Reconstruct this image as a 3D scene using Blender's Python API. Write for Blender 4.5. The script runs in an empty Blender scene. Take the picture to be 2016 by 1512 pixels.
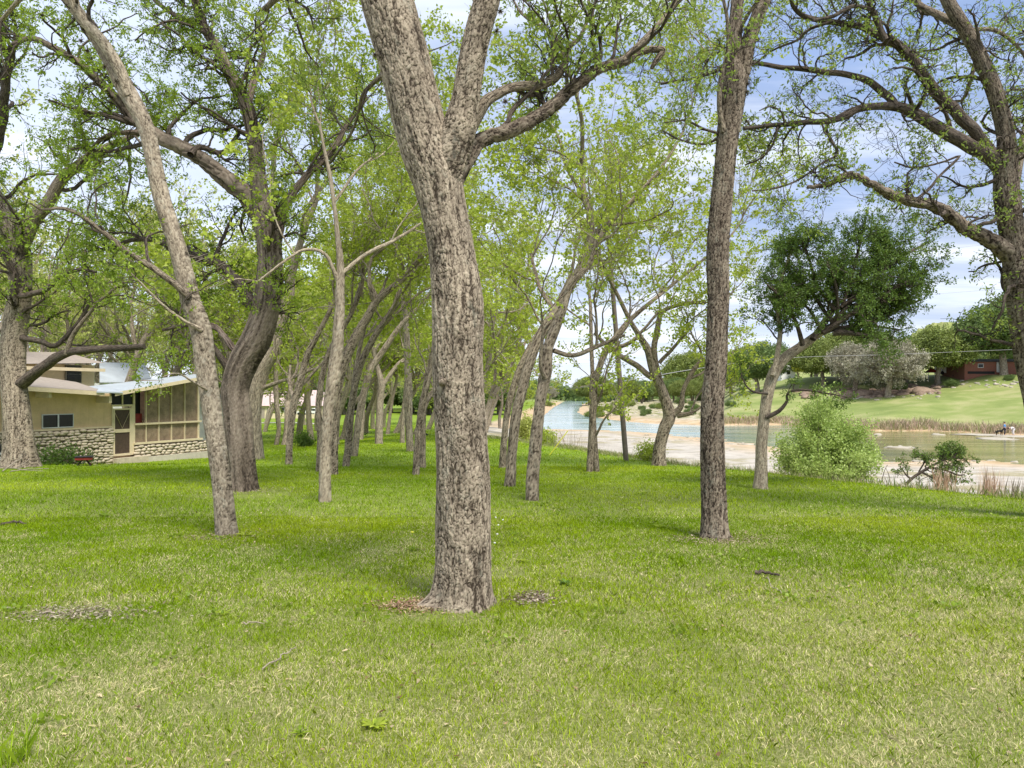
import bpy, math, random
import numpy as np
from mathutils import Vector
sc = bpy.context.scene
COL = sc.collection
F = 1512.0; CX = 1008.0; HY = 772.0; EYE = 1.6          # focal length, centre and horizon of the photograph in its pixels
RNG = np.random.default_rng(7)
R = math.radians

# ------------------------------------------------------------------ small helpers
def link(name, me, parent=None):
    o = bpy.data.objects.new(name, me); COL.objects.link(o)
    if parent is not None: o.parent = parent
    return o
def tag(o, label, cat, group=None, kind=None):
    o['label'] = label
    if cat: o['category'] = cat
    if group: o['group'] = group
    if kind: o['kind'] = kind
    return o
def thing(name, label, cat, group=None, loc=(0, 0, 0), rz=0):
    o = link(name, None); o.location = loc; o.rotation_euler = (0, 0, rz)
    return tag(o, label, cat, group)
def struct(o):
    o['kind'] = 'structure'; return o
def part(name, acc, parent, label=None):
    o = acc.build(name, parent)
    if label: o['label'] = label
    return o
def smooth(a, b, x):
    t = np.clip((np.asarray(x, float) - a) / (b - a), 0, 1); return t * t * (3 - 2 * t)
def unit(v):
    return v / np.maximum(np.linalg.norm(v, axis=-1, keepdims=True), 1e-9)

_perm = np.random.default_rng(3).permutation(4096)
def _h(ix, iy):
    return _perm[(_perm[ix & 4095] + iy) & 4095] / 4095.0
def vnoise(x, y):
    x = np.asarray(x, float) + 1000; y = np.asarray(y, float) + 1000
    ix = np.floor(x).astype(int); iy = np.floor(y).astype(int); fx = x - ix; fy = y - iy
    fx = fx * fx * (3 - 2 * fx); fy = fy * fy * (3 - 2 * fy)
    a = _h(ix, iy); b = _h(ix + 1, iy); c = _h(ix, iy + 1); d = _h(ix + 1, iy + 1)
    return (a * (1 - fx) + b * fx) * (1 - fy) + (c * (1 - fx) + d * fx) * fy
def fbm(x, y, o=4):
    s = 0; a = .5
    for k in range(o):
        s = s + a * vnoise(x * 2 ** k + 17 * k, y * 2 ** k + 31 * k); a *= .5
    return s

class Acc:
    """collects vertices and faces, and makes ONE mesh object of them"""
    def __init__(s): s.v = []; s.a = []; s.f = []; s.n = 0; s.mats = []
    def mi(s, m):
        if m not in s.mats: s.mats.append(m)
        return s.mats.index(m)
    def add(s, v, f, m, att=None, sm=False, rel=None):
        if rel is not None: s.rel = getattr(s, 'rel', []); s.rel.append((s.n, rel))
        v = np.asarray(v, float).reshape(-1, 3); f = np.asarray(f, int)
        if att is None: att = np.zeros_like(v)
        s.v.append(v); s.a.append(np.asarray(att, float).reshape(-1, 3)); s.f.append((f + s.n, s.mi(m), sm)); s.n += len(v)
    def hexa(s, c8, m):
        c8 = np.asarray(c8, float)
        f = np.array([[0, 3, 2, 1], [4, 5, 6, 7], [0, 1, 5, 4], [1, 2, 6, 5], [2, 3, 7, 6], [3, 0, 4, 7]])
        s.add(c8[f].reshape(-1, 3), np.arange(24).reshape(6, 4), m, c8[f].reshape(-1, 3))
    def box(s, lo, hi, m):
        x0, y0, z0 = lo; x1, y1, z1 = hi
        s.hexa([(x0, y0, z0), (x1, y0, z0), (x1, y1, z0), (x0, y1, z0), (x0, y0, z1), (x1, y0, z1), (x1, y1, z1), (x0, y1, z1)], m)
    def tube(s, pts, rad, m, sides=8, lump=0.0):
        P = np.asarray(pts, float)[None]; rr = np.broadcast_to(np.asarray(rad, float), (P.shape[1],))[None]
        v, f, a = tubes(P, rr, sides, lump); s.add(v, f, m, a, True)
        k = P.shape[1]
        for ring, rev in ((0, True), (k - 1, False)):
            idx = np.arange(sides) + ring * sides
            s.add(v[idx], [list(range(sides))[::-1 if rev else 1]], m, a[idx])
    def ball(s, c, r, m, nu=12, nv=8):
        c = np.asarray(c, float); r = np.broadcast_to(np.asarray(r, float), (3,))
        th = np.linspace(0, np.pi, nv + 1)[1:-1]; ph = np.linspace(0, 2 * np.pi, nu, endpoint=False)
        T, Ph = np.meshgrid(th, ph, indexing='ij')
        v = np.stack([np.sin(T) * np.cos(Ph), np.sin(T) * np.sin(Ph), np.cos(T)], -1).reshape(-1, 3)
        v = np.vstack([v, [[0, 0, 1], [0, 0, -1]]]) * r + c
        f = []
        for i in range(nv - 2):
            for j in range(nu): f.append([i * nu + j, (i + 1) * nu + j, (i + 1) * nu + (j + 1) % nu, i * nu + (j + 1) % nu])
        t = len(v) - 2; n0 = s.n
        s.add(v, f, m, v, True)
        tri = [[t, j, (j + 1) % nu] for j in range(nu)] + [[t + 1, (nv - 2) * nu + (j + 1) % nu, (nv - 2) * nu + j] for j in range(nu)]
        s.f.append((np.array(tri) + n0, s.mi(m), True))
    def build(s, name, parent=None):
        me = bpy.data.meshes.new(name)
        V = np.concatenate(s.v); A = np.concatenate(s.a)
        me.vertices.add(len(V)); me.vertices.foreach_set('co', V.astype(np.float32).ravel())
        nl = sum(f.size for f, _, _ in s.f); npoly = sum(len(f) for f, _, _ in s.f)
        me.loops.add(nl); me.loops.foreach_set('vertex_index', np.concatenate([f.ravel() for f, _, _ in s.f]).astype(np.int32))
        tot = np.concatenate([np.full(len(f), f.shape[1]) for f, _, _ in s.f])
        me.polygons.add(npoly)
        me.polygons.foreach_set('loop_start', np.concatenate([[0], np.cumsum(tot)[:-1]]).astype(np.int32))
        me.polygons.foreach_set('loop_total', tot.astype(np.int32))
        for m in s.mats: me.materials.append(m)
        me.polygons.foreach_set('material_index', np.concatenate([np.full(len(f), k) for f, k, _ in s.f]).astype(np.int32))
        me.polygons.foreach_set('use_smooth', np.concatenate([np.full(len(f), q) for f, _, q in s.f]))
        at = me.attributes.new('att', 'FLOAT_VECTOR', 'POINT'); at.data.foreach_set('vector', A.astype(np.float32).ravel())
        if hasattr(s, 'rel'):
            rl = np.full(len(V), .5, np.float32)
            for n0, r_ in s.rel: rl[n0:n0 + len(r_)] = r_
            me.attributes.new('relief', 'FLOAT', 'POINT').data.foreach_set('value', rl)
        me.update(calc_edges=True); me.validate()
        return link(name, me, parent)

def tubes(P, Rd, sides, lump=0.0):
    """P [N,K,3], Rd [N,K] -> verts, quads, bark coordinates (round the limb, along the limb)"""
    N, K = Rd.shape
    T = np.empty_like(P); T[:, 1:-1] = P[:, 2:] - P[:, :-2]; T[:, 0] = P[:, 1] - P[:, 0]; T[:, -1] = P[:, -1] - P[:, -2]
    T = unit(T)
    ref = np.tile([0.23, 0.91, 0.1], (N, 1)); n = unit(ref - T[:, 0] * (ref * T[:, 0]).sum(-1, keepdims=True))
    NN = np.empty_like(P)
    for k in range(K):
        n = unit(n - T[:, k] * (n * T[:, k]).sum(-1, keepdims=True)); NN[:, k] = n
    B = np.cross(T, NN)
    th = np.linspace(0, 2 * np.pi, sides, endpoint=False)
    c = np.cos(th); s = np.sin(th)
    seg = np.linalg.norm(np.diff(P, axis=1), axis=-1); L = np.concatenate([np.zeros((N, 1)), np.cumsum(seg, 1)], 1)
    rr = np.repeat(Rd[:, :, None], sides, 2)
    if lump:
        vv = L[:, :, None] / np.maximum(Rd[:, :1, None], .02)
        off = RNG.uniform(0, 6, 6)
        rr = rr * (1 + lump * (np.sin(th * 2 + vv * .35 + off[0]) * .5 + np.sin(th * 3 - vv * .5 + off[1]) * .4 + np.sin(th + vv * .9 + off[2]) * .5
                   + .35 * np.sin(th * 5 + vv * 1.3 + off[3]) + .25 * np.sin(th * 7 - vv * 2.1 + off[4])))
    D = NN[:, :, None] * c[:, None] + B[:, :, None] * s[:, None]
    V = P[:, :, None] + D * rr[..., None]
    R0 = np.maximum(Rd[:, :1], Rd.mean(1, keepdims=True))
    A = np.stack([np.broadcast_to(R0[:, :, None] * c, (N, K, sides)) + P[:, :1, :1] * .37, np.broadcast_to(R0[:, :, None] * s, (N, K, sides)),
                  np.broadcast_to(L[:, :, None], (N, K, sides)) + P[:, :1, 1:2]], -1)
    i = np.arange(K - 1)[:, None] * sides; j = np.arange(sides)[None]
    j2 = (j + 1) % sides
    f = np.stack([i + j, i + j2, i + sides + j2, i + sides + j], -1).reshape(-1, 4)
    f = (np.arange(N)[:, None, None] * (K * sides) + f[None]).reshape(-1, 4)
    return V.reshape(-1, 3), f, A.reshape(-1, 3)

def catmull(pts, n):
    P = np.asarray(pts, float)
    if len(P) == 2: return P[0] + (P[1] - P[0]) * np.linspace(0, 1, n)[:, None]
    d = np.linalg.norm(np.diff(P[:, :3], axis=0), axis=1); u = np.concatenate([[0], np.cumsum(d)]); u /= u[-1]
    Q = np.vstack([2 * P[0] - P[1], P, 2 * P[-1] - P[-2]])
    t = np.linspace(0, 1, n); i = np.clip(np.searchsorted(u, t, side='right') - 1, 0, len(P) - 2)
    f = ((t - u[i]) / (u[i + 1] - u[i]))[:, None]
    a, b, c, e = Q[i], Q[i + 1], Q[i + 2], Q[i + 3]
    return .5 * ((2 * b) + (-a + c) * f + (2 * a - 5 * b + 4 * c - e) * f * f + (-a + 3 * b - 3 * c + e) * f ** 3)

# ------------------------------------------------------------------ materials
def newmat(name):
    m = bpy.data.materials.new(name); m.use_nodes = True; nt = m.node_tree; nt.nodes.clear()
    return m, nt
def N(nt, t, **kw):
    n = nt.nodes.new(t)
    for k, v in kw.items():
        if k in n.inputs: n.inputs[k].default_value = v
        else: setattr(n, k, v)
    return n
def L(nt, a, b): nt.links.new(a, b)
def ramp(nt, fac, stops, interp='LINEAR'):
    r = nt.nodes.new('ShaderNodeValToRGB'); r.color_ramp.interpolation = interp
    e = r.color_ramp.elements
    while len(e) < len(stops): e.new(.5)
    for k, (p, c) in enumerate(stops):
        e[k].position = p; e[k].color = (*c, 1) if len(c) == 3 else c
    L(nt, fac, r.inputs[0]); return r.outputs[0]
def mixc(nt, fac, a, b, mode='MIX'):
    n = nt.nodes.new('ShaderNodeMix'); n.data_type = 'RGBA'; n.blend_type = mode
    for s, v in ((0, fac), (6, a), (7, b)):
        if isinstance(v, (int, float)): n.inputs[s].default_value = v
        elif isinstance(v, tuple): n.inputs[s].default_value = (*v, 1)
        else: L(nt, v, n.inputs[s])
    return n.outputs[2]
def mth(nt, op, a, b=None, c=None):
    n = nt.nodes.new('ShaderNodeMath'); n.operation = op
    for k, v in enumerate((a, b, c)):
        if v is None: continue
        if isinstance(v, (int, float)): n.inputs[k].default_value = v
        else: L(nt, v, n.inputs[k])
    return n.outputs[0]
def mapping(nt, vec, scale):
    n = nt.nodes.new('ShaderNodeMapping'); n.inputs['Scale'].default_value = scale; L(nt, vec, n.inputs[0]); return n.outputs[0]
def noise(nt, vec, scale, detail=4, rough=.5, out=0):
    n = N(nt, 'ShaderNodeTexNoise'); n.inputs['Scale'].default_value = scale; n.inputs['Detail'].default_value = detail; n.inputs['Roughness'].default_value = rough
    L(nt, vec, n.inputs['Vector']); return n.outputs[out]
def att(nt, name='att'):
    n = nt.nodes.new('ShaderNodeAttribute'); n.attribute_name = name; return n
def finish(nt, col, rough=.8, bump=None, dist=.01, strength=1.0, spec=.3, metal=0.0):
    b = N(nt, 'ShaderNodeBsdfPrincipled'); o = N(nt, 'ShaderNodeOutputMaterial')
    if isinstance(col, tuple): b.inputs['Base Color'].default_value = (*col, 1)
    else: L(nt, col, b.inputs['Base Color'])
    if isinstance(rough, (int, float)): b.inputs['Roughness'].default_value = rough
    else: L(nt, rough, b.inputs['Roughness'])
    b.inputs['Specular IOR Level'].default_value = spec; b.inputs['Metallic'].default_value = metal
    if bump is not None:
        n = N(nt, 'ShaderNodeBump'); n.inputs['Distance'].default_value = dist; n.inputs['Strength'].default_value = strength
        L(nt, bump, n.inputs['Height']); L(nt, n.outputs[0], b.inputs['Normal'])
    L(nt, b.outputs[0], o.inputs[0]); return b

def bark_mat(name, light, mid, dark, sxy=26, sz=7, dist=.02, lichen=.25):
    m, nt = newmat(name); v = att(nt).outputs['Vector']
    nz = noise(nt, mapping(nt, v, (9, 9, 4)), 1.0, 3, .6, 1)
    warp = N(nt, 'ShaderNodeVectorMath', operation='MULTIPLY_ADD'); L(nt, nz, warp.inputs[0]); warp.inputs[1].default_value = (.075, .075, .16); L(nt, v, warp.inputs[2])
    vo = N(nt, 'ShaderNodeTexVoronoi', feature='DISTANCE_TO_EDGE'); vo.inputs['Scale'].default_value = 1; vo.inputs['Randomness'].default_value = 1
    L(nt, mapping(nt, warp.outputs[0], (sxy, sxy, sz)), vo.inputs['Vector'])
    fine = noise(nt, mapping(nt, warp.outputs[0], (sxy * 2.2, sxy * 2.2, sz * 2.6)), 1, 6, .72)
    med = noise(nt, mapping(nt, warp.outputs[0], (sxy * 1.1, sxy * 1.1, sz * .8)), 1, 5, .62)
    big = noise(nt, mapping(nt, v, (5, 5, 1.2)), 1, 4, .6)
    h = mth(nt, 'ADD', mth(nt, 'MULTIPLY', med, .5), mth(nt, 'MULTIPLY', fine, .5))
    crack = mth(nt, 'MULTIPLY', ramp(nt, vo.outputs[0], [(0, (1,) * 3), (.13, (0,) * 3)]), ramp(nt, med, [(.38, (1,) * 3), (.58, (.12,) * 3)]))
    c = ramp(nt, h, [(.37, dark), (.445, mid), (.52, light), (.63, tuple(min(1, x * 1.5) for x in light))])
    c = mixc(nt, mth(nt, 'MULTIPLY', crack, .95), c, dark)
    sh = N(nt, 'ShaderNodeMix', data_type='RGBA', blend_type='MULTIPLY'); sh.inputs[0].default_value = 1
    L(nt, c, sh.inputs[6]); L(nt, ramp(nt, big, [(.3, (.78, .76, .74)), (.7, (1.12, 1.12, 1.12))]), sh.inputs[7]); c = sh.outputs[2]
    lf = noise(nt, mapping(nt, v, (7, 7, 5)), 1, 6, .75)
    c = mixc(nt, mth(nt, 'MULTIPLY', ramp(nt, lf, [(.56, (0,) * 3), (.64, (1,) * 3)]), lichen), c, (.36, .37, .30))
    hh = mth(nt, 'SUBTRACT', h, mth(nt, 'MULTIPLY', crack, .25))
    finish(nt, c, .92, hh, dist * 2.2, 1.0, .12)
    return m
def bark_hd(name, crack, dark, mid, light, lichen=.2, lich=(.36, .37, .30)):
    m, nt = newmat(name); v = att(nt).outputs['Vector']; r = att(nt, 'relief').outputs['Fac']
    fine = noise(nt, mapping(nt, v, (90, 90, 45)), 1, 5, .7); big = noise(nt, mapping(nt, v, (4, 4, 1.3)), 1, 4, .6)
    rr = mth(nt, 'ADD', r, mth(nt, 'MULTIPLY', mth(nt, 'SUBTRACT', fine, .5), .35))
    c = ramp(nt, rr, [(.16, crack), (.34, dark), (.55, mid), (.85, light)])
    sh = N(nt, 'ShaderNodeMix', data_type='RGBA', blend_type='MULTIPLY'); sh.inputs[0].default_value = 1
    L(nt, c, sh.inputs[6]); L(nt, ramp(nt, big, [(.3, (.74, .73, .72)), (.7, (1.14, 1.12, 1.1))]), sh.inputs[7]); c = sh.outputs[2]
    lf = noise(nt, mapping(nt, v, (8, 8, 6)), 1, 6, .75)
    c = mixc(nt, mth(nt, 'MULTIPLY', ramp(nt, lf, [(.56, (0,) * 3), (.64, (1,) * 3)]), lichen), c, lich)
    finish(nt, c, .93, mth(nt, 'ADD', mth(nt, 'MULTIPLY', r, .6), mth(nt, 'MULTIPLY', fine, .4)), .012, .9, .1); return m
def leaf_mat(name, c0, c1, c2, trans=.38):
    m, nt = newmat(name); a = att(nt)
    sp = N(nt, 'ShaderNodeSeparateXYZ'); L(nt, a.outputs['Vector'], sp.inputs[0])
    c = ramp(nt, sp.outputs[0], [(0, c0), (.5, c1), (1, c2)])
    mul = N(nt, 'ShaderNodeMix', data_type='RGBA', blend_type='MULTIPLY'); mul.inputs[0].default_value = 1
    L(nt, c, mul.inputs[6]); L(nt, ramp(nt, sp.outputs[1], [(0, (.7,) * 3), (1, (1.2,) * 3)]), mul.inputs[7]); c = mul.outputs[2]
    d = N(nt, 'ShaderNodeBsdfDiffuse'); t = N(nt, 'ShaderNodeBsdfTranslucent'); g = N(nt, 'ShaderNodeBsdfGlossy'); g.inputs['Roughness'].default_value = .5
    L(nt, c, d.inputs[0]); L(nt, mixc(nt, .35, c, (c2[0] * 1.5, c2[1] * 1.4, c2[2])), t.inputs[0])
    g.inputs[0].default_value = (.9, .95, 1, 1)
    m1 = N(nt, 'ShaderNodeMixShader'); m1.inputs[0].default_value = trans; L(nt, d.outputs[0], m1.inputs[1]); L(nt, t.outputs[0], m1.inputs[2])
    m2 = N(nt, 'ShaderNodeMixShader'); m2.inputs[0].default_value = .02; L(nt, m1.outputs[0], m2.inputs[1]); L(nt, g.outputs[0], m2.inputs[2])
    o = N(nt, 'ShaderNodeOutputMaterial'); L(nt, m2.outputs[0], o.inputs[0])
    return m
def plain(name, col, rough=.7, var=.15, scale=6, bump=.003, spec=.3, metal=0.0):
    m, nt = newmat(name); v = N(nt, 'ShaderNodeNewGeometry').outputs['Position']
    n1 = noise(nt, v, scale, 5, .6); n2 = noise(nt, v, scale * 7, 4, .6)
    f = mth(nt, 'ADD', mth(nt, 'MULTIPLY', n1, .6), mth(nt, 'MULTIPLY', n2, .4))
    lo = tuple(x * (1 - var * 1.6) for x in col); hi = tuple(min(1, x * (1 + var)) for x in col)
    c = ramp(nt, f, [(.3, lo), (.7, hi)])
    finish(nt, c, rough, n2, bump, .6, spec, metal)
    return m
def col_att_mat(name, rough=.8, trans=.25):
    """diffuse + translucent material whose colour is carried by the blades themselves"""
    m, nt = newmat(name); c = att(nt).outputs['Vector']
    d = N(nt, 'ShaderNodeBsdfDiffuse'); t = N(nt, 'ShaderNodeBsdfTranslucent'); L(nt, c, d.inputs[0]); L(nt, c, t.inputs[0])
    mx = N(nt, 'ShaderNodeMixShader'); mx.inputs[0].default_value = trans; L(nt, d.outputs[0], mx.inputs[1]); L(nt, t.outputs[0], mx.inputs[2])
    o = N(nt, 'ShaderNodeOutputMaterial'); L(nt, mx.outputs[0], o.inputs[0]); return m

M = {}
M['bark'] = bark_mat('bark_grey_brown', (.34, .285, .215), (.20, .16, .12), (.03, .022, .016), 38, 13)
M['bark_pale'] = bark_mat('bark_pale_grey', (.42, .36, .27), (.27, .225, .165), (.08, .06, .042), 34, 16, .008, .4)
M['bark_hd'] = bark_hd('bark_plated', (.055, .043, .032), (.18, .148, .113), (.30, .252, .193), (.43, .37, .285))
M['bark_hd_pale'] = bark_hd('bark_flaky_pale', (.05, .04, .03), (.17, .14, .105), (.29, .245, .185), (.44, .385, .295), .35, (.36, .36, .30))
M['bark_hd_shaded'] = bark_hd('bark_plated_shaded', (.028, .021, .016), (.10, .08, .062), (.19, .155, .12), (.30, .26, .20), .2)  # plated bark darkened: shade of backlit trunks painted into the colour
M['bark_hd_ridge'] = bark_hd('bark_ridged_deep', (.018, .013, .011), (.08, .064, .05), (.185, .15, .12), (.32, .27, .215), .1)
M['bark_ridged'] = bark_mat('bark_long_ridges', (.285, .225, .185), (.165, .122, .098), (.028, .02, .016), 20, 2.6, .03, .12)
M['bark_far'] = bark_mat('bark_far', (.36, .305, .235), (.23, .19, .145), (.07, .055, .042), 22, 8, .015, .3)
M['bark_dark'] = bark_mat('bark_dark', (.13, .105, .085), (.075, .06, .05), (.02, .016, .014), 30, 10, .01, .15)
M['twig'] = plain('twig_bark', (.06, .048, .04), .9, .3, 20, .001, .1)
M['twig_pale'] = plain('twig_pale_bark', (.30, .26, .20), .9, .3, 20, .001, .1)
M['spring'] = leaf_mat('leaf_spring', (.22, .31, .025), (.33, .42, .04), (.46, .53, .075), .45)
M['spring_deep'] = leaf_mat('leaf_spring_deep', (.125, .205, .012), (.21, .31, .022), (.32, .42, .04), .45)
M['spring_sky'] = leaf_mat('leaf_spring_cool', (.15, .23, .035), (.23, .32, .05), (.33, .42, .08), .45)
M['spring_pale'] = leaf_mat('leaf_spring_pale', (.33, .39, .08), (.43, .48, .12), (.54, .57, .20), .45)
M['oak'] = leaf_mat('leaf_oak_dark', (.06, .12, .018), (.11, .19, .03), (.19, .27, .045), .35)
M['oak_far'] = leaf_mat('leaf_oak_far', (.12, .165, .035), (.19, .24, .055), (.27, .31, .085), .25)
M['oak_green'] = leaf_mat('leaf_oak_green', (.08, .135, .04), (.135, .20, .055), (.20, .265, .08), .25)
M['oak_grey'] = leaf_mat('leaf_grey', (.23, .215, .15), (.32, .30, .22), (.42, .40, .30), .2)
M['bush'] = leaf_mat('leaf_willow', (.20, .31, .06), (.34, .46, .11), (.52, .61, .24), .4)
M['yellow'] = leaf_mat('leaf_yellow', (.25, .30, .02), (.36, .40, .03), (.48, .48, .05), .35)
M['deadwood'] = plain('dead_wood', (.33, .28, .22), .9, .3, 14, .002, .1)
M['blade'] = col_att_mat('grass_blade')
M['reed'] = col_att_mat('dry_stem', trans=.2)

# ------------------------------------------------------------------ terrain
EDGE = np.array([(34, -40), (15.2, 3), (9.6, 14.4), (7.1, 20.5), (4.9, 25.5), (2.3, 38), (-1.7, 54), (-6, 78), (-6, 110), (0, 180), (8, 280), (20, 420), (40, 700), (200, 3200)], float)
WZ = -4.05
def wp(px, py):
    d = (EYE - WZ) * F / (py - HY); return ((px - CX) / F * d, d)
NEAR_SH = [wp(*p) for p in [(3200, 935), (2400, 915), (2016, 912), (1850, 903), (1750, 908), (1690, 902), (1540, 882), (1400, 864), (1250, 849), (1100, 846), (1015, 846)]]
LEFT_SH = [wp(*p) for p in [(1022, 832), (1036, 815), (1062, 801), (1090, 793), (1120, 787.5)]]
FAR_SH = [wp(*p) for p in [(1160, 790), (1149, 797), (1139, 812), (1162, 820), (1220, 828), (1290, 834), (1400, 837), (1550, 837), (1640, 846), (1700, 849), (1850, 849), (2016, 857), (2400, 870), (3200, 890)]]
RIVER = np.array(NEAR_SH + LEFT_SH + FAR_SH)
FARPOLY = np.array([(700, 520)] + FAR_SH + [(4000, 60), (4000, 4000), (1200, 4000)])
def inpoly(x, y, poly):
    c = np.zeros(x.shape, bool); n = len(poly)
    for i in range(n):
        x0, y0 = poly[i]; x1, y1 = poly[(i + 1) % n]
        if y0 == y1: continue
        c ^= ((y0 > y) != (y1 > y)) & (x < (x1 - x0) * (y - y0) / (y1 - y0) + x0)
    return c
def pdist(x, y, poly, closed=True):
    d = np.full(x.shape, 1e9); n = len(poly)
    for i in range(n if closed else n - 1):
        x0, y0 = poly[i]; x1, y1 = poly[(i + 1) % n]
        dx, dy = x1 - x0, y1 - y0; t = np.clip(((x - x0) * dx + (y - y0) * dy) / (dx * dx + dy * dy + 1e-9), 0, 1)
        d = np.minimum(d, np.hypot(x - x0 - t * dx, y - y0 - t * dy))
    return d
def edge_p(x, y): return (x - np.interp(y, EDGE[:, 1], EDGE[:, 0])) * .92
def zones(x, y):
    x = np.atleast_1d(np.asarray(x, float)); y = np.atleast_1d(np.asarray(y, float)); sh = x.shape; x = x.ravel(); y = y.ravel()
    inr = inpoly(x, y, RIVER); sd = pdist(x, y, RIVER) * np.where(inr, -1, 1)
    far = inpoly(x, y, FARPOLY) & ~inr; p2 = pdist(x, y, np.array(FAR_SH), False)
    return inr.reshape(sh), sd.reshape(sh), far.reshape(sh), p2.reshape(sh)
def height(x, y):
    x = np.atleast_1d(np.asarray(x, float)); y = np.atleast_1d(np.asarray(y, float))
    inr, sd, far, p2 = zones(x, y)
    zl = -.03 * np.clip(y, 0, 118) - .42 * smooth(24, 31, y) * smooth(-8, -14, x) * smooth(80, 50, y)
    zl = zl + (fbm(x * .5, y * .5) - .47) * .06 * smooth(0, 3, np.hypot(x, y))
    zl = zl + smooth(420, 900, y) * 12 + np.clip(y - 900, 0, 4000) * .012
    zb = WZ + np.clip(sd * .028, -.5, .3) + (fbm(x * .12, y * .35) - .47) * .16 * smooth(-9, 2, sd) + (fbm(x * .9, y * 1.6, 3) - .44) * .05
    t = smooth(-.3, 9.5, edge_p(x, y) + (fbm(x * .5, y * .5) - .5) * 1.0)
    z = zl * (1 - t) + zb * t
    w = smooth(.245, .30, x / np.maximum(y, 1))
    zs = np.interp(p2, [0, 3, 8, 42, 50, 110, 400, 3000], [0.05, .45, 1.1, 6.4, 9.0, 11.4, 15.5, 75])
    zg = np.interp(p2, [0, 5, 60, 150, 400, 1000, 3000], [.05, .7, 1.7, 3.6, 8, 22, 60])
    zf = WZ + zs * w + zg * (1 - w) + (fbm(x * .07, y * .07) - .47) * 1.0 * smooth(2, 30, p2) + (fbm(x * .4, y * .4) - .47) * .4 * smooth(2, 10, p2) * (1 - w)
    z = np.where(far, zf, z)
    z = z + 112 * np.exp(-(((x - 780) / 420) ** 2 + ((y - 1550) / 330) ** 2)) * smooth(500, 900, y)
    return z
def h1(x, y): return float(height(x, y)[0])
def ray(px, py, dmin=3.0, dmax=900.0):
    """the ground point behind a pixel of the photograph"""
    d = np.geomspace(dmin, dmax, 1500); x = (px - CX) / F * d
    g = height(x, d); r = EYE - (py - HY) / F * d
    k = np.argmax(r <= g)
    if not (r <= g).any(): k = len(d) - 1
    return np.array([x[k], d[k], g[k]])
def at(px, py, Y): return np.array([(px - CX) / F * Y, Y, EYE - (py - HY) / F * Y])

def build_ground():
    ys = np.concatenate([np.arange(-30, 2, 1.0), np.geomspace(2, 30, 240), np.geomspace(30, 400, 330)[1:], np.geomspace(400, 3200, 90)[1:]])
    an = np.concatenate([np.linspace(-1.7, -.8, 40), np.linspace(-.78, .85, 440), np.linspace(.87, 1.9, 40)])
    Y, A = np.meshgrid(ys, an, indexing='ij'); X = A * (np.maximum(Y, 0) + 6) 
    X = np.where(Y < 0, A * (6 + np.abs(Y) * 1.0), X)
    inr, sd, far, p2 = zones(X, Y); Z = height(X, Y); ep = edge_p(X, Y)
    ny, nx = X.shape
    V = np.stack([X, Y, Z], -1).reshape(-1, 3)
    lawnm = np.where(far, 0, smooth(1.3, -.2, ep + (fbm(X * 1.5, Y * 1.5) - .5) * 1.6))
    farm = np.where(far, 1.0, 0.0)
    wv = smooth(.245, .29, X / np.maximum(Y, 1))
    farm = farm * smooth(1.5, 7, p2) * np.where(wv > .01, np.maximum(wv, .0), 0) + np.where(far, smooth(40, 120, p2) * (1 - wv), 0) * .8
    farm = np.maximum(farm, smooth(380, 520, Y))
    wet = smooth(11.0, .0, sd) * (1 - farm)
    Att = np.stack([lawnm, farm, wet], -1).reshape(-1, 3)
    idx = np.arange(ny * nx).reshape(ny, nx)
    q = np.stack([idx[:-1, :-1], idx[:-1, 1:], idx[1:, 1:], idx[1:, :-1]], -1).reshape(-1, 4)
    zone = np.where(far | (Y > 520), 2, np.where(ep < .6, 0, 1))[:-1, :-1].ravel()
    for k, name in enumerate(('lawn', 'riverbed', 'far_bank')):
        f = q[zone == k]; u, inv = np.unique(f, return_inverse=True)
        a = Acc(); a.add(V[u], inv.reshape(-1, 4), M['ground'], Att[u], True); struct(a.build(name))

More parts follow.
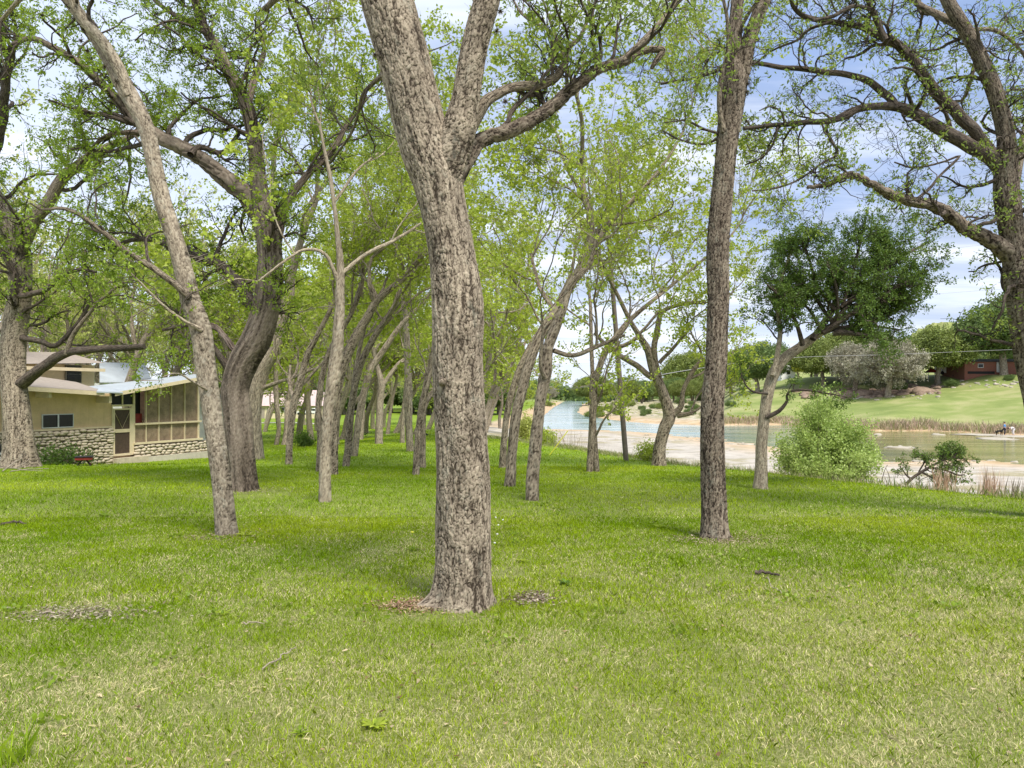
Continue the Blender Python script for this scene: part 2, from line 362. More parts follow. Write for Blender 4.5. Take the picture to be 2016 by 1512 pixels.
def ground_mat():
    m, nt = newmat('ground'); a = att(nt); sp = N(nt, 'ShaderNodeSeparateXYZ'); L(nt, a.outputs['Vector'], sp.inputs[0])
    pos = N(nt, 'ShaderNodeNewGeometry').outputs['Position']
    n_f = noise(nt, pos, 9, 6, .7); n_m = noise(nt, pos, 1.3, 5, .6); n_b = noise(nt, pos, .25, 4, .5); n_vf = noise(nt, pos, 45, 4, .7)
    g = ramp(nt, n_m, [(.3, (.14, .215, .012)), (.55, (.19, .28, .018)), (.75, (.26, .33, .04))])
    soil = ramp(nt, n_vf, [(.3, (.07, .06, .03)), (.5, (.19, .165, .08)), (.72, (.44, .39, .22))])
    # lawn: thatch near the camera shows between blades; farther off it is green
    spos = N(nt, 'ShaderNodeSeparateXYZ'); L(nt, pos, spos.inputs[0])
    far = N(nt, 'ShaderNodeMapRange'); L(nt, spos.outputs[1], far.inputs[0]); far.inputs[1].default_value = 8; far.inputs[2].default_value = 26
    lawn = mixc(nt, mth(nt, 'ADD', mth(nt, 'MULTIPLY', far.outputs[0], .65), .30), soil, g)
    lawn = mixc(nt, ramp(nt, n_f, [(.35, (.35,) * 3), (.6, (0,) * 3)]), lawn, (.08, .13, .012))
    # limestone bed
    rs = noise(nt, mapping(nt, pos, (.5, 1.6, 2)), 1.0, 8, .68); rs2 = noise(nt, mapping(nt, pos, (.09, .4, 1)), 1.0, 5, .6)
    rock = ramp(nt, rs, [(.30, (.15, .135, .11)), (.41, (.33, .30, .25)), (.50, (.42, .38, .325)), (.62, (.50, .46, .40)), (.75, (.36, .32, .265))])
    tan = ramp(nt, rs, [(.3, (.24, .17, .08)), (.45, (.40, .28, .15)), (.58, (.54, .40, .25)), (.7, (.58, .50, .38))])
    wetf = mth(nt, 'MULTIPLY', sp.outputs[2], ramp(nt, rs2, [(.25, (.5,) * 3), (.5, (1,) * 3)]))
    rock = mixc(nt, wetf, rock, tan)
    spit = N(nt, 'ShaderNodeMapRange'); sp2 = N(nt, 'ShaderNodeSeparateXYZ'); L(nt, pos, sp2.inputs[0]); L(nt, sp2.outputs[1], spit.inputs[0]); spit.inputs[1].default_value = 128; spit.inputs[2].default_value = 150
    scrub = ramp(nt, noise(nt, mapping(nt, pos, (.5, .35, 1)), 1.0, 6, .65), [(.40, (.13, .15, .04)), (.48, (.33, .29, .17)), (.56, (.40, .36, .24)), (.62, (.58, .53, .44))])
    rock = mixc(nt, mth(nt, 'MULTIPLY', spit.outputs[0], mth(nt, 'SUBTRACT', 1.0, sp.outputs[2])), rock, scrub)
    dryveg = ramp(nt, n_f, [(.35, (.16, .15, .06)), (.6, (.36, .31, .18))])
    rock = mixc(nt, mth(nt, 'MULTIPLY', ramp(nt, n_b, [(.52, (0,) * 3), (.62, (.8,) * 3)]), mth(nt, 'SUBTRACT', 1.0, sp.outputs[2])), rock, dryveg)
    # far bank grass
    fg = ramp(nt, mth(nt, 'ADD', mth(nt, 'MULTIPLY', n_b, .35), mth(nt, 'MULTIPLY', noise(nt, mapping(nt, pos, (.08, .12, .3)), 1, 6, .65), .65)),
              [(.36, (.15, .20, .05)), (.48, (.225, .265, .08)), (.60, (.34, .33, .15))])
    fg = mixc(nt, mth(nt, 'MULTIPLY', ramp(nt, n_f, [(.4, (1,) * 3), (.6, (0,) * 3)]), .35), fg, (.13, .16, .05))
    dirt = ramp(nt, noise(nt, pos, .9, 6, .7), [(.35, (.16, .11, .075)), (.6, (.42, .37, .29))])
    p = mixc(nt, sp.outputs[0], rock, lawn); p = mixc(nt, sp.outputs[1], p, fg)
    b = mth(nt, 'ADD', mth(nt, 'MULTIPLY', n_vf, .4), mth(nt, 'MULTIPLY', rs, 1.2))
    finish(nt, p, .9, b, .05, .8, .2)
    return m
M['ground'] = ground_mat()

def water_mat():
    m, nt = newmat('water'); pos = N(nt, 'ShaderNodeNewGeometry').outputs['Position']
    s = N(nt, 'ShaderNodeSeparateXYZ'); L(nt, pos, s.inputs[0])
    st = noise(nt, mapping(nt, pos, (.045, .28, 1)), 1, 5, .6)
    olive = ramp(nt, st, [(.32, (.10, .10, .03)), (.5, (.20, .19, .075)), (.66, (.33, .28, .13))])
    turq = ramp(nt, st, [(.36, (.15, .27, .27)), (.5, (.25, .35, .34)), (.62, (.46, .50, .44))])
    # deep turquoise channel, reflected sky painted into its colour, lies upstream, to the left; the shallows over tan rock to the right
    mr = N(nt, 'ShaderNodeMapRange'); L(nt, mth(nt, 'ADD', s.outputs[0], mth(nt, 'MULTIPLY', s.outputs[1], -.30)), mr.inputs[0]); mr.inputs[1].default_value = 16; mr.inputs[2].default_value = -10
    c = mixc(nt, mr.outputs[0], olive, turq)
    b = N(nt, 'ShaderNodeBsdfPrincipled'); L(nt, c, b.inputs['Base Color']); b.inputs['Roughness'].default_value = .06; b.inputs['IOR'].default_value = 1.33
    L(nt, ramp(nt, noise(nt, mapping(nt, pos, (.1, .5, 1)), 1, 3, .5), [(.35, (.04,) * 3), (.7, (.22,) * 3)]), b.inputs['Roughness'])
    bp = N(nt, 'ShaderNodeBump'); bp.inputs['Distance'].default_value = .05; bp.inputs['Strength'].default_value = .35
    L(nt, noise(nt, mapping(nt, pos, (.8, 2.2, 1)), 1, 4, .6), bp.inputs['Height']); L(nt, bp.outputs[0], b.inputs['Normal'])
    o = N(nt, 'ShaderNodeOutputMaterial'); L(nt, b.outputs[0], o.inputs[0]); return m
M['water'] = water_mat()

build_ground()
a = Acc(); xs0, ys0 = RIVER.min(0) - 12; xs1, ys1 = RIVER.max(0) + 12
gx = np.linspace(xs0, xs1, 260); gy = np.linspace(ys0, ys1, 330); GX, GY = np.meshgrid(gx, gy, indexing='ij')
inr, sd, far, p2 = zones(GX, GY); keep = (sd < 7)[:-1, :-1]
idx = np.arange(GX.size).reshape(GX.shape); q = np.stack([idx[:-1, :-1], idx[1:, :-1], idx[1:, 1:], idx[:-1, 1:]], -1)[keep]
u, inv = np.unique(q, return_inverse=True)
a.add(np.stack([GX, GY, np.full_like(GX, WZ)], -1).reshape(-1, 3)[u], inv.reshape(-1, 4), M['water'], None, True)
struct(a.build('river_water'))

# ------------------------------------------------------------------ tree growing
def grow(P, Rd, cnt, tr, ln, ang, wig, up, K, rr=.55, rmin=.002, bias=None, rng=None):
    rng = rng or RNG
    N_, Kp, _ = P.shape
    idx = np.repeat(np.arange(N_), cnt) if np.ndim(cnt) else np.repeat(np.arange(N_), cnt)
    n = len(idx)
    if n == 0: return np.zeros((0, K, 3)), np.zeros((0, K))
    t = rng.uniform(tr[0], tr[1], n); f = t * (Kp - 1.001); i = f.astype(int); fr = (f - i)[:, None]
    pos = P[idx, i] * (1 - fr) + P[idx, i + 1] * fr; tan = unit(P[idx, i + 1] - P[idx, i])
    r = (Rd[idx, i] * (1 - fr[:, 0]) + Rd[idx, i + 1] * fr[:, 0])
    pr = rng.normal(size=(n, 3)); pr[:, 2] += .25
    if bias is not None: pr += np.asarray(bias)
    pr = unit(pr - tan * (pr * tan).sum(-1, keepdims=True))
    an = rng.normal(ang, .25, n)[:, None]
    d = unit(tan * np.cos(an) + pr * np.sin(an))
    Ln = rng.uniform(ln[0], ln[1], n) * (1.15 - .45 * t)
    Q = np.empty((n, K, 3)); Q[:, 0] = pos; step = (Ln / (K - 1))[:, None]
    curl = rng.normal(size=(n, 3)) * wig * .4
    for k in range(1, K):
        d = unit(d + rng.normal(size=(n, 3)) * wig + curl + np.array([0, 0, up])); Q[:, k] = Q[:, k - 1] + d * step
    r0 = np.clip(r * rr * rng.uniform(.7, 1.1, n), rmin, Ln * .028 + rmin)
    return Q, r0[:, None] * np.linspace(1, .35, K)[None]

def leaf_quads(pos, tdir, size, q, rng, droop=.35, w=.32, spread=.9, off=.5):
    n = len(pos) * q; p = np.repeat(pos, q, 0); d = np.repeat(unit(tdir), q, 0)
    cl = np.repeat(rng.uniform(0, 1, len(pos)), q)
    d = unit(d * .5 + rng.normal(size=(n, 3)) * spread + np.array([0, 0, -droop]))
    s = size * rng.uniform(.6, 1.25, n)[:, None]
    p = p + rng.normal(size=(n, 3)) * size * off
    sd_ = rng.normal(size=(n, 3)); sd_[:, 2] *= .5; sd_ = unit(np.cross(d, sd_)); up_ = np.cross(sd_, d)
    V = np.stack([p, p + d * s * .45 + sd_ * s * w - up_ * s * .06, p + d * s, p + d * s * .5 - sd_ * s * w - up_ * s * .06], 1)
    A = np.stack([np.clip(cl * .6 + rng.uniform(0, .4, n), 0, 1), rng.uniform(0, 1, n), np.zeros(n)], -1)
    return V.reshape(-1, 3), np.arange(n * 4).reshape(-1, 4), np.repeat(A, 4, 0)

def worley(u, v):
    iu = np.floor(u).astype(int); iv = np.floor(v).astype(int); f1 = np.full(u.shape, 9.); f2 = f1.copy(); cid = np.zeros(u.shape)
    for a_ in (-1, 0, 1):
        for b_ in (-1, 0, 1):
            cu, cv = iu + a_ + 5000, iv + b_ + 5000; d = np.hypot(a_ + iu + _h(cu, cv) - u, b_ + iv + _h(cu + 991, cv + 77) - v)
            n1 = d < f1; f2 = np.where(n1, f1, np.minimum(f2, d)); cid = np.where(n1, _h(cu + 13, cv + 501), cid); f1 = np.where(n1, d, f1)
    return f2 - f1, cid
def bark_relief(a, sx, sz, kind):
    """plates, ridges and fissures of the bark; a: coordinates round and along the limb"""
    R0 = np.hypot(a[:, 0], a[:, 1]).mean(); u = np.arctan2(a[:, 1], a[:, 0]) * R0; v = a[:, 2]
    w = (fbm(u * 9 + 3, v * 5, 3) - .44); w2 = (fbm(u * 8 + 40, v * 5 + 9, 3) - .44)
    uu = (u + w * .05) * sx; vv = (v + w2 * .10) * sz
    e, cid = worley(uu, vv); e2, _c = worley(uu * 2.3 + 7, vv * 2.1 + 3)
    f = fbm(u * 85, v * 30, 4); f2 = fbm(u * 150, v * 70, 2)
    crack = 1 - smooth(.0, .17, e); mask = smooth(.34, .56, fbm(uu * .45 + 50, vv * .45, 3)); fine = 1 - smooth(.0, .22, e2); mask2 = smooth(.40, .60, fbm(uu * .6, vv * .6 + 30, 3))
    vert = vnoise(uu * 1.25, vv * .30); big = fbm(u * 3, v * 1.5, 3)
    ridge = 1 - np.abs(2 * vnoise(uu * .8, vv * .30) - 1)
    r = .60 - .48 * crack * (.6 + .4 * mask) - .22 * fine * (.4 + .6 * mask2) + (vert - .5) * .30 + (f - .47) * .75 + (f2 - .37) * .3 + (cid - .5) * .2 + (big - .44) * .12
    r = r - .20 * (1 - smooth(.0, .30, np.abs(2 * vnoise(u * 26 + w * 3, v * 3.2) - 1)))
    if kind == 'ridge': r = .10 + ridge * .45 + vert * .18 - .15 * crack * mask + (f - .44) * .6
    if kind == 'flaky': r = .60 - .30 * crack * mask - .2 * fine * mask2 + (f - .47) * .9 + (cid - .5) * .22 + (f2 - .37) * .3 + (big - .44) * .3
    return np.clip(r, 0, 1)
class Tree:
    def __init__(s, seed): s.rng = np.random.default_rng(seed); s.wood = Acc(); s.crown = Acc(); s.limbs = []
    def limb(s, pts, m, sides=14, K=None, lump=.05, flare=None, crown=True, jag=.0, hd=None, lobes=None):
        """pts rows x,y,z,r"""
        Ln = np.linalg.norm(np.diff(np.asarray(pts)[:, :3], axis=0), axis=1).sum()
        Kd = K or int(np.clip(Ln / .09, 10, 90)); Q = catmull(pts, Kd); P = Q[:, :3].copy(); r = np.maximum(Q[:, 3], .003)
        if jag:
            nz = s.rng.normal(size=(Kd, 3)); 
            for _ in range(3): nz = (nz + np.roll(nz, 1, 0) + np.roll(nz, -1, 0)) / 3
            nz[0] = 0; P += nz * jag
        v, f, at_ = tubes(P[None], r[None], sides, lump); rel = None
        if hd:
            rel = bark_relief(at_, hd[0], hd[1], hd[3]); ax = np.repeat(P, sides, 0); dirn = unit(v - ax); v = v + dirn * ((rel - .55) * hd[2] * np.clip(np.repeat(r, sides) / r[0], .35, 1))[:, None]
        if flare:                                                    # buttressed root flare
            h0 = P[0, 2]; hh = v[:, 2] - h0; c = P[0, :2]
            th = np.arctan2(v[:, 1] - c[1], v[:, 0] - c[0]); ph = s.rng.uniform(0, 6)
            k = np.exp(-np.clip(hh, 0, 9) / flare[0]) * flare[1] * (.55 + .45 * np.cos(th * 5 + ph) + .25 * np.cos(th * 3 - ph))
            if lobes:
                k = np.exp(-np.clip(hh, 0, 9) / flare[0]) * flare[1] * .35
                for an_, am_, wd_, dk_ in lobes:
                    dt = np.abs((th - R(an_) + np.pi) % (2 * np.pi) - np.pi); k = k + am_ * np.exp(-(dt / R(wd_)) ** 2) * np.exp(-np.clip(hh, 0, 9) / dk_)
            v[:, 0] += (v[:, 0] - c[0]) * k; v[:, 1] += (v[:, 1] - c[1]) * k
        s.wood.add(v, f, m, at_, True, rel)
        s.wood.add(P[-1:] + (v[-sides:] - P[-1]), [list(range(sides))], m, at_[-sides:], True)
        if crown: s.limbs.append((catmull(pts, 24)))
        return Q
    def sub(s, P, Rd, m, sides): 
        if len(P): v, f, a_ = tubes(P, Rd, sides); (s.wood if sides > 4 else s.crown).add(v, f, m, a_, True)
    def foliage(s, c, limbs=None):
        """c: n1,l1 (per metre, length), n2,l2, n3,l3, size, q, clusters, mats"""
        rng = s.rng; Ls = s.limbs if limbs is None else limbs
        A_ = np.array(Ls); P = A_[:, :, :3]; Rd = np.maximum(A_[:, :, 3], .004)
        ln = np.linalg.norm(np.diff(P, axis=1), axis=-1).sum(1)
        P1, R1 = grow(P, Rd, np.maximum(1, (ln * c['n1']).astype(int)), c.get('t1', (.25, 1)), c['l1'], c.get('a1', .9), c.get('w1', .22), c.get('up1', .05), 12, .5, .006, c.get('bias'), rng)
        s.sub(P1, R1, c['wood'], 6)
        P2, R2 = grow(P1, R1, c['n2'], (.2, 1), c['l2'], .8, c.get('w2', .25), c.get('up2', .04), 8, .55, .003, None, rng)
        s.sub(P2, R2, c['twig'], 4)
        P3, R3 = grow(P2, R2, c['n3'], (.25, 1), c['l3'], .8, .28, c.get('up3', .0), 5, .6, .0015, None, rng)
        R3 = np.maximum(R3, c.get('tw', .0015)); s.sub(P3, R3, c['twig'], 3)
        k = c['cl']; idx = np.repeat(np.arange(len(P3)), k); t = rng.integers(2, 5, len(idx)); keep = rng.uniform(size=len(idx)) < c.get('keep', 1)
        idx = idx[keep]; t = t[keep]
        pos = P3[idx, t]; td = P3[idx, t] - P3[idx, t - 1]
        if 'clip' in c: ok = c['clip'](pos); pos = pos[ok]; td = td[ok]
        v, f, a_ = leaf_quads(pos, td, c['size'], c['q'], rng, c.get('droop', .35), c.get('w', .3))
        s.crown.add(v, f, c['leaf'], a_)
        return P1, P2, P3
    def done(s, label, group=None, name='pecan_tree', cat='tree', base=(0, 0, 0)):
        t = thing(name, label, cat, group, base)
        for nm, ac in (('trunk', s.wood), ('crown', s.crown)):
            if ac.n:
                ac.v = [v - np.asarray(base) for v in ac.v]; ac.build(nm, t)
        return t

def px_limb(pts, Y0, dy=(0, 0)):
    """rows px,py,width px [,depth offset] -> x,y,z,r around depth Y0"""
    out = []; n = len(pts)
    for k, p in enumerate(pts):
        Y = Y0 + (p[3] if len(p) > 3 else dy[0] + (dy[1] - dy[0]) * k / (n - 1))
        x, y, z = at(p[0], p[1], Y); out.append((x, y, z, p[2] / 2 / F * Y))
    return out
def base_pt(px, py): return ray(px, py)

NEAR = dict(n1=3.2, l1=(.9, 2.2), n2=7, l2=(.35, .9), n3=4, l3=(.15, .4), size=.06, q=5, cl=2, wood=M['bark_dark'], twig=M['twig'], leaf=M['spring'], tw=.0016)
def cfg(**k): d = dict(NEAR); d.update(k); return d

# ---- tree 1: the big forked tree in front
b = base_pt(905, 1193); Y = b[1]; t = Tree(11)
m = M['bark']
t.limb(px_limb([(910, 1205, 112), (912, 1150, 108), (912, 1000, 107), (908, 850, 101), (902, 720, 101), (900, 600, 102), (889, 500, 92), (874, 420, 90), (860, 350, 98), (842, 300, 100), (825, 240, 100), (800, 140, 100), (763, 0, 100), (735, -100, 92)], Y, (0, 0)), M['bark_hd'], 220, 820, .03, (.10, .3), crown=False, hd=(56, 17, .014, 'plate'), lobes=[(197, 1.7, 20, .085), (-48, .42, 20, .09), (-92, .22, 14, .07), (20, .4, 25, .1), (110, .6, 30, .1)])
t.limb(px_limb([(735, -95, 92), (700, -260, 80), (690, -420, 60)], Y), m, 20, crown=False)
t.limb(px_limb([(868, 400, 60), (880, 330, 74), (902, 260, 68), (915, 200, 56), (933, 100, 52), (958, 0, 52), (985, -120, 46)], Y, (.0, -.1)), M['bark_hd'], 110, 300, .03, crown=False, hd=(56, 17, .013, 'plate'))
t.limb(px_limb([(985, -115, 46), (1010, -300, 36), (1040, -500, 26)], Y, (-.1, -.1)), m, 16, crown=False)
l1 = t.limb(px_limb([(880, 372, 50, 0), (912, 315, 46, .08), (950, 275, 30, .15), (1010, 255, 28, .2), (1080, 215, 25, .3), (1130, 172, 24, .35), (1180, 135, 21, .4), (1230, 120, 18, .45), (1270, 100, 14, .5), (1303, 98, 13, .5), (1292, 118, 11, .5), (1282, 135, 7, .5)], Y), M['bark_hd_shaded'], 40, 420, .07, jag=.006, hd=(46, 17, .010, 'plate'))
t.limb(px_limb([(1225, 121, 14, .45), (1268, 78, 11, .5), (1320, 20, 9, .6), (1350, -40, 7, .7), (1400, -150, 5, .9)], Y), m, 10, jag=.008)
t.limb(px_limb([(905, 300, 34, 0), (925, 245, 30, 0), (950, 208, 24, .02), (980, 188, 20, .1), (1012, 170, 19, .2), (1060, 168, 19, .3), (1093, 152, 16, .4), (1112, 125, 14, .5), (1116, 95, 11, .6), (1142, 72, 8, .7), (1160, 20, 6, .8), (1150, -60, 5, .9)], Y), m, 14, 60, .1, jag=.008)
t.limb(px_limb([(1112, 98, 8, .6), (1080, 60, 6, .8), (1030, 30, 5, 1.0), (1000, -20, 4, 1.2)], Y), m, 8)
t.limb(px_limb([(720, -150, 40, 0), (660, -120, 28, .3), (600, -60, 22, .8), (560, -20, 16, 1.2), (520, 20, 10, 1.6)], Y), m, 10)
t.limb(px_limb([(780, 170, 40, 0), (775, 140, 20, .3), (745, 155, 10, .5), (715, 185, 8, .7), (705, 225, 6, .9), (690, 265, 5, 1.2), (650, 320, 4, 1.5)], Y), m, 8)
t.foliage(cfg(n1=3.6, l1=(.5, 1.3), l2=(.25, .6), n2=6, n3=4, l3=(.1, .28), size=.053, cl=2, q=5, w=.22, leaf=M['spring_sky'], t1=(.25, 1), up1=.1))
bm = Acc()                                                     # knots and little root litter stay in the trunk
for (px, py, w) in [(871, 752, 15)]:
    c = at(px, py, Y - .17); t.wood.ball(c, (w / F * Y * .6, .07, w / F * Y * .6), m)
T1 = t.done('large forked tree nearest the camera, thick bark-plated trunk and arching right limb', None, base=b)
def moss(parent, base, spots, Y, size):
    for (px, py) in spots:
        rng = np.random.default_rng(int(px * 7 + py)); c = at(px, py, Y) - np.asarray(base)
        ac = Acc(); n = 90; d = unit(rng.normal(size=(n, 3))); s = size * rng.uniform(.6, 1.2, n)[:, None]
        sd_ = unit(np.cross(d, rng.normal(size=(n, 3)))); w = size * .06
        V = np.stack([c + sd_ * w, c - sd_ * w, c + d * s], 1).reshape(-1, 3)
        ac.add(V, np.arange(n * 3).reshape(-1, 3), M['mossball']); ac.build('ball_moss', parent)
M['mossball'] = plain('ball_moss', (.13, .105, .07), .95, .3, 30)
moss(T1, b, [(985, 22), (978, 62), (886, 252), (875, 322), (788, 138), (820, 178), (738, 108), (995, 200)], Y - .15, .045)

# ---- tree 2: slim leaning tree, left
b = base_pt(447, 1055); Y = b[1]; t = Tree(12); m = M['bark_pale']
t.limb(px_limb([(448, 1062, 42), (440, 980, 38), (430, 900, 37), (418, 820, 37), (405, 720, 38), (395, 650, 40), (375, 590, 38), (358, 520, 35), (338, 450, 33), (318, 390, 32), (303, 320, 30), (285, 245, 31), (245, 170, 34), (215, 120, 26), (180, 60, 24), (135, 0, 23), (100, -60, 22), (40, -200, 18), (-20, -380, 12)], Y, (0, .4)), M['bark_hd_pale'], 80, 900, .03, (.1, .2), crown=False, hd=(42, 24, .010, 'flaky'))
t.limb(px_limb([(255, 190, 22), (232, 130, 22), (200, 80, 22), (165, 40, 20), (145, 0, 18), (150, -80, 16), (130, -260, 10)], Y, (.2, -.1)), m, 16, 50, .06)
t.limb(px_limb([(372, 585, 17), (340, 555, 14), (300, 528, 12), (260, 502, 11), (210, 463, 10), (165, 428, 9), (125, 412, 7), (85, 412, 4), (60, 400, 3)], Y, (0, -.8)), M['bark'], 10, 50, .08, jag=.012)
t.limb(px_limb([(398, 650, 10), (360, 630, 7), (320, 600, 5), (280, 560, 4), (250, 530, 3)], Y, (0, -.6)), m, 8)
t.limb(px_limb([(412, 770, 6), (385, 755, 5), (350, 735, 3), (320, 742, 2)], Y, (0, -.7)), m, 6, crown=False)
t.limb(px_limb([(108, -40, 14), (60, -20, 10), (20, 20, 8), (-30, 80, 6)], Y, (0, .8)), m, 8)
t.foliage(cfg(n1=2.6, l1=(.5, 1.3), l2=(.25, .6), n2=6, size=.055, leaf=M['spring_deep'], wood=M['bark_dark'], up1=-.02, w=.22))
T2 = t.done('slim pale tree leaning left, in front of the twisted trunk', None, base=b)
moss(T2, b, [(150, 12), (165, 58), (160, 80), (172, 100), (218, 118), (206, 132), (228, 160)], Y + .1, .06)

# ---- tree 3: big twisted ridged tree
b = base_pt(478, 966); Y = b[1]; t = Tree(13); m = M['bark_ridged']
t.limb(px_limb([(480, 975, 62), (477, 930, 57), (472, 880, 55), (468, 820, 53), (464, 765, 52), (478, 715, 55), (505, 665, 56), (524, 610, 51), (531, 550, 50), (531, 500, 48), (524, 440, 50), (514, 400, 40), (508, 350, 33), (501, 280, 29), (486, 210, 27), (462, 163, 24), (430, 100, 20), (400, 50, 18), (384, 0, 15), (372, -80, 12), (350, -200, 8)], Y, (0, -.2)), M['bark_hd_ridge'], 120, 600, .05, (.14, .22), hd=(17, 2.6, .045, 'ridge'))
t.limb(px_limb([(522, 440, 40), (490, 390, 36), (445, 352, 33), (400, 315, 30), (360, 292, 28), (318, 272, 25), (270, 240, 21), (230, 195, 19), (190, 155, 17), (150, 120, 15), (100, 90, 12), (60, 75, 10), (25, 88, 7)], Y, (0, -1.2)), M['bark_hd_ridge'], 40, 400, .06, jag=.02, hd=(20, 3.5, .03, 'ridge'))
t.limb(px_limb([(487, 212, 15), (498, 165, 14), (513, 125, 12), (520, 95, 9), (510, 40, 6)], Y, (0, .5)), m, 10)
t.limb(px_limb([(398, 48, 12), (355, 35, 9), (310, 5, 8), (270, -40, 6)], Y, (0, .6)), m, 10)
t.limb(px_limb([(340, 285, 14), (300, 265, 12), (240, 262, 10), (200, 275, 8), (150, 330, 5)], Y, (-.5, .9)), m, 8, jag=.02)
t.limb(px_limb([(538, 620, 24), (495, 600, 26), (470, 560, 22), (430, 520, 20), (380, 498, 18), (330, 478, 14), (270, 470, 9), (220, 490, 6)], Y, (0, 1.6)), M['bark_dark'], 12, 60, .08, jag=.03)
t.limb(px_limb([(375, 305, 14), (395, 290, 12), (440, 300, 10), (470, 265, 8)], Y, (-.6, .3)), M['bark_dark'], 8, jag=.02)
t.limb(px_limb([(540, 480, 24), (560, 410, 18), (600, 350, 14), (650, 300, 12), (690, 235, 10), (720, 190, 8)], Y, (0, .8)), m, 10, jag=.02)
t.limb(px_limb([(455, 730, 20), (440, 712, 15), (425, 690, 12), (412, 672, 10)], Y, (0, -.3)), M['bark_dark'], 10, crown=False)
t.limb(px_limb([(470, 700, 14), (440, 660, 12), (415, 640, 10), (360, 640, 8), (320, 650, 6)], Y, (0, .8)), m, 8, jag=.02)
t.foliage(cfg(n1=3.4, l1=(.9, 2.2), n2=7, l2=(.4, 1.0), n3=4, l3=(.2, .5), size=.075, q=8, cl=2, keep=.95, w=.21, leaf=M['spring_deep'], up1=.0, tw=.002, t1=(.3, 1)))
t.done('dark deep-ridged tree with twisted trunk and long left limb, right behind the slim leaning tree', None, base=b)

# ---- tree 5: stout tree at the cottage
b = base_pt(40, 921); Y = b[1]; t = Tree(15); m = M['bark']
t.limb(px_limb([(40, 930, 72), (38, 890, 58), (36, 850, 51), (32, 800, 47), (27, 740, 44), (26, 680, 45), (32, 620, 44), (40, 560, 42), (38, 500, 44), (24, 450, 44), (2, 410, 36), (-25, 360, 30), (-60, 250, 22)], Y, (0, .3)), M['bark_hd'], 120, 500, .05, (.22, .22), hd=(32, 11, .018, 'plate'))
t.limb(px_limb([(38, 490, 34), (62, 440, 30), (92, 400, 24), (125, 350, 22), (160, 320, 18), (215, 290, 14), (260, 265, 10), (300, 250, 7)], Y, (0, -.6)), m, 12, jag=.03)
t.limb(px_limb([(40, 755, 24), (75, 730, 20), (110, 705, 18), (140, 692, 16), (190, 688, 15), (240, 685, 13), (283, 682, 11)], Y, (0, -1.2)), M['bark_dark'], 12, 50, .12, jag=.02, crown=False)
t.limb(px_limb([(130, 697, 10), (150, 650, 8), (190, 600, 7), (240, 560, 5), (300, 545, 4)], Y, (-.6, -1)), m, 8, jag=.03)
t.limb(px_limb([(40, 665, 12), (80, 672, 11), (110, 680, 10), (150, 640, 8), (175, 600, 6)], Y, (0, .6)), M['bark_dark'], 8)
t.limb(px_limb([(30, 585, 16), (28, 545, 13), (12, 505, 11), (-15, 480, 10)], Y, (-.4, -.9)), M['bark_dark'], 10)
t.limb(px_limb([(35, 582, 12), (80, 575, 11), (120, 545, 9), (150, 530, 7), (190, 535, 5)], Y, (-.4, -.8)), M['bark_dark'], 10, jag=.03)
t.limb(px_limb([(-30, 350, 26), (0, 250, 20), (10, 160, 16), (28, 90, 12), (45, 70, 8)], Y, (0, -3.0)), M['bark_dark'], 10, jag=.04)
t.foliage(cfg(n1=2.6, l1=(1.2, 3.0), n2=7, l2=(.5, 1.2), n3=4, l3=(.25, .6), size=.095, q=8, w=.22, cl=2, keep=.75, leaf=M['spring_deep'], tw=.003, up1=.02, t1=(.35, 1)))
t.done('stout tree with burls and a long low bare limb, standing before the stone cottage', None, base=b)

# ---- tree 23: the tall straight tree on the right
b = base_pt(1408, 1060); Y = b[1]; t = Tree(23); m = M['bark']
t.limb(px_limb([(1408, 1068, 56), (1406, 1010, 50), (1403, 900, 47), (1403, 800, 45), (1410, 700, 43), (1414, 600, 42), (1413, 500, 43), (1420, 400, 42), (1428, 310, 41), (1438, 230, 47), (1446, 160, 50), (1446, 110, 34), (1447, 60, 27), (1452, 0, 24), (1460, -100, 22), (1440, -300, 16)], Y, (0, 0)), M['bark_hd_shaded'], 100, 900, .04, (.11, .3), crown=False, hd=(50, 13, .012, 'plate'), lobes=[(-30, .6, 22, .07), (200, .35, 25, .08), (-95, .3, 20, .06), (90, .5, 30, .1)])
t.limb(px_limb([(1450, 190, 34), (1462, 130, 32), (1475, 80, 28), (1492, 30, 26), (1508, -10, 25), (1540, -110, 22), (1600, -300, 14)], Y, (0, -.2)), M['bark_hd_shaded'], 60, 380, .05, crown=False, hd=(40, 12, .011, 'plate'))
t.limb(px_limb([(1425, 260, 12), (1416, 210, 10), (1420, 150, 9), (1433, 100, 9), (1432, 40, 7), (1420, -20, 6)], Y, (-.1, -.3)), m, 8)
t.limb(px_limb([(1455, 60, 8), (1475, 25, 7), (1500, -10, 6)], Y, (0, -.4)), m, 8)
t.limb(px_limb([(1420, 265, 6), (1385, 255, 5), (1350, 235, 4), (1310, 240, 3)], Y, (0, -.5)), M['bark_dark'], 6, jag=.02)
t.limb(px_limb([(1415, 270, 6), (1380, 285, 5), (1340, 275, 4), (1300, 255, 3)], Y, (0, .5)), M['bark_dark'], 6, jag=.02)
t.limb(px_limb([(1450, -60, 12), (1400, -40, 8), (1340, 0, 6), (1300, 60, 4)], Y, (0, .8)), m, 6)
t.foliage(cfg(n1=3.4, l1=(.5, 1.1), n2=6, l2=(.25, .55), n3=3, l3=(.12, .3), size=.062, cl=2, q=5, w=.2, leaf=M['spring_sky'], up1=.02, w1=.3))
T23 = t.done('tall straight tree whose trunk divides into two near the top, standing alone on the right', None, base=b)
moss(T23, b, [(1516, 5), (1492, 78), (1472, 165), (1470, 182), (1460, 60), (1468, 60)], Y - .1, .06)

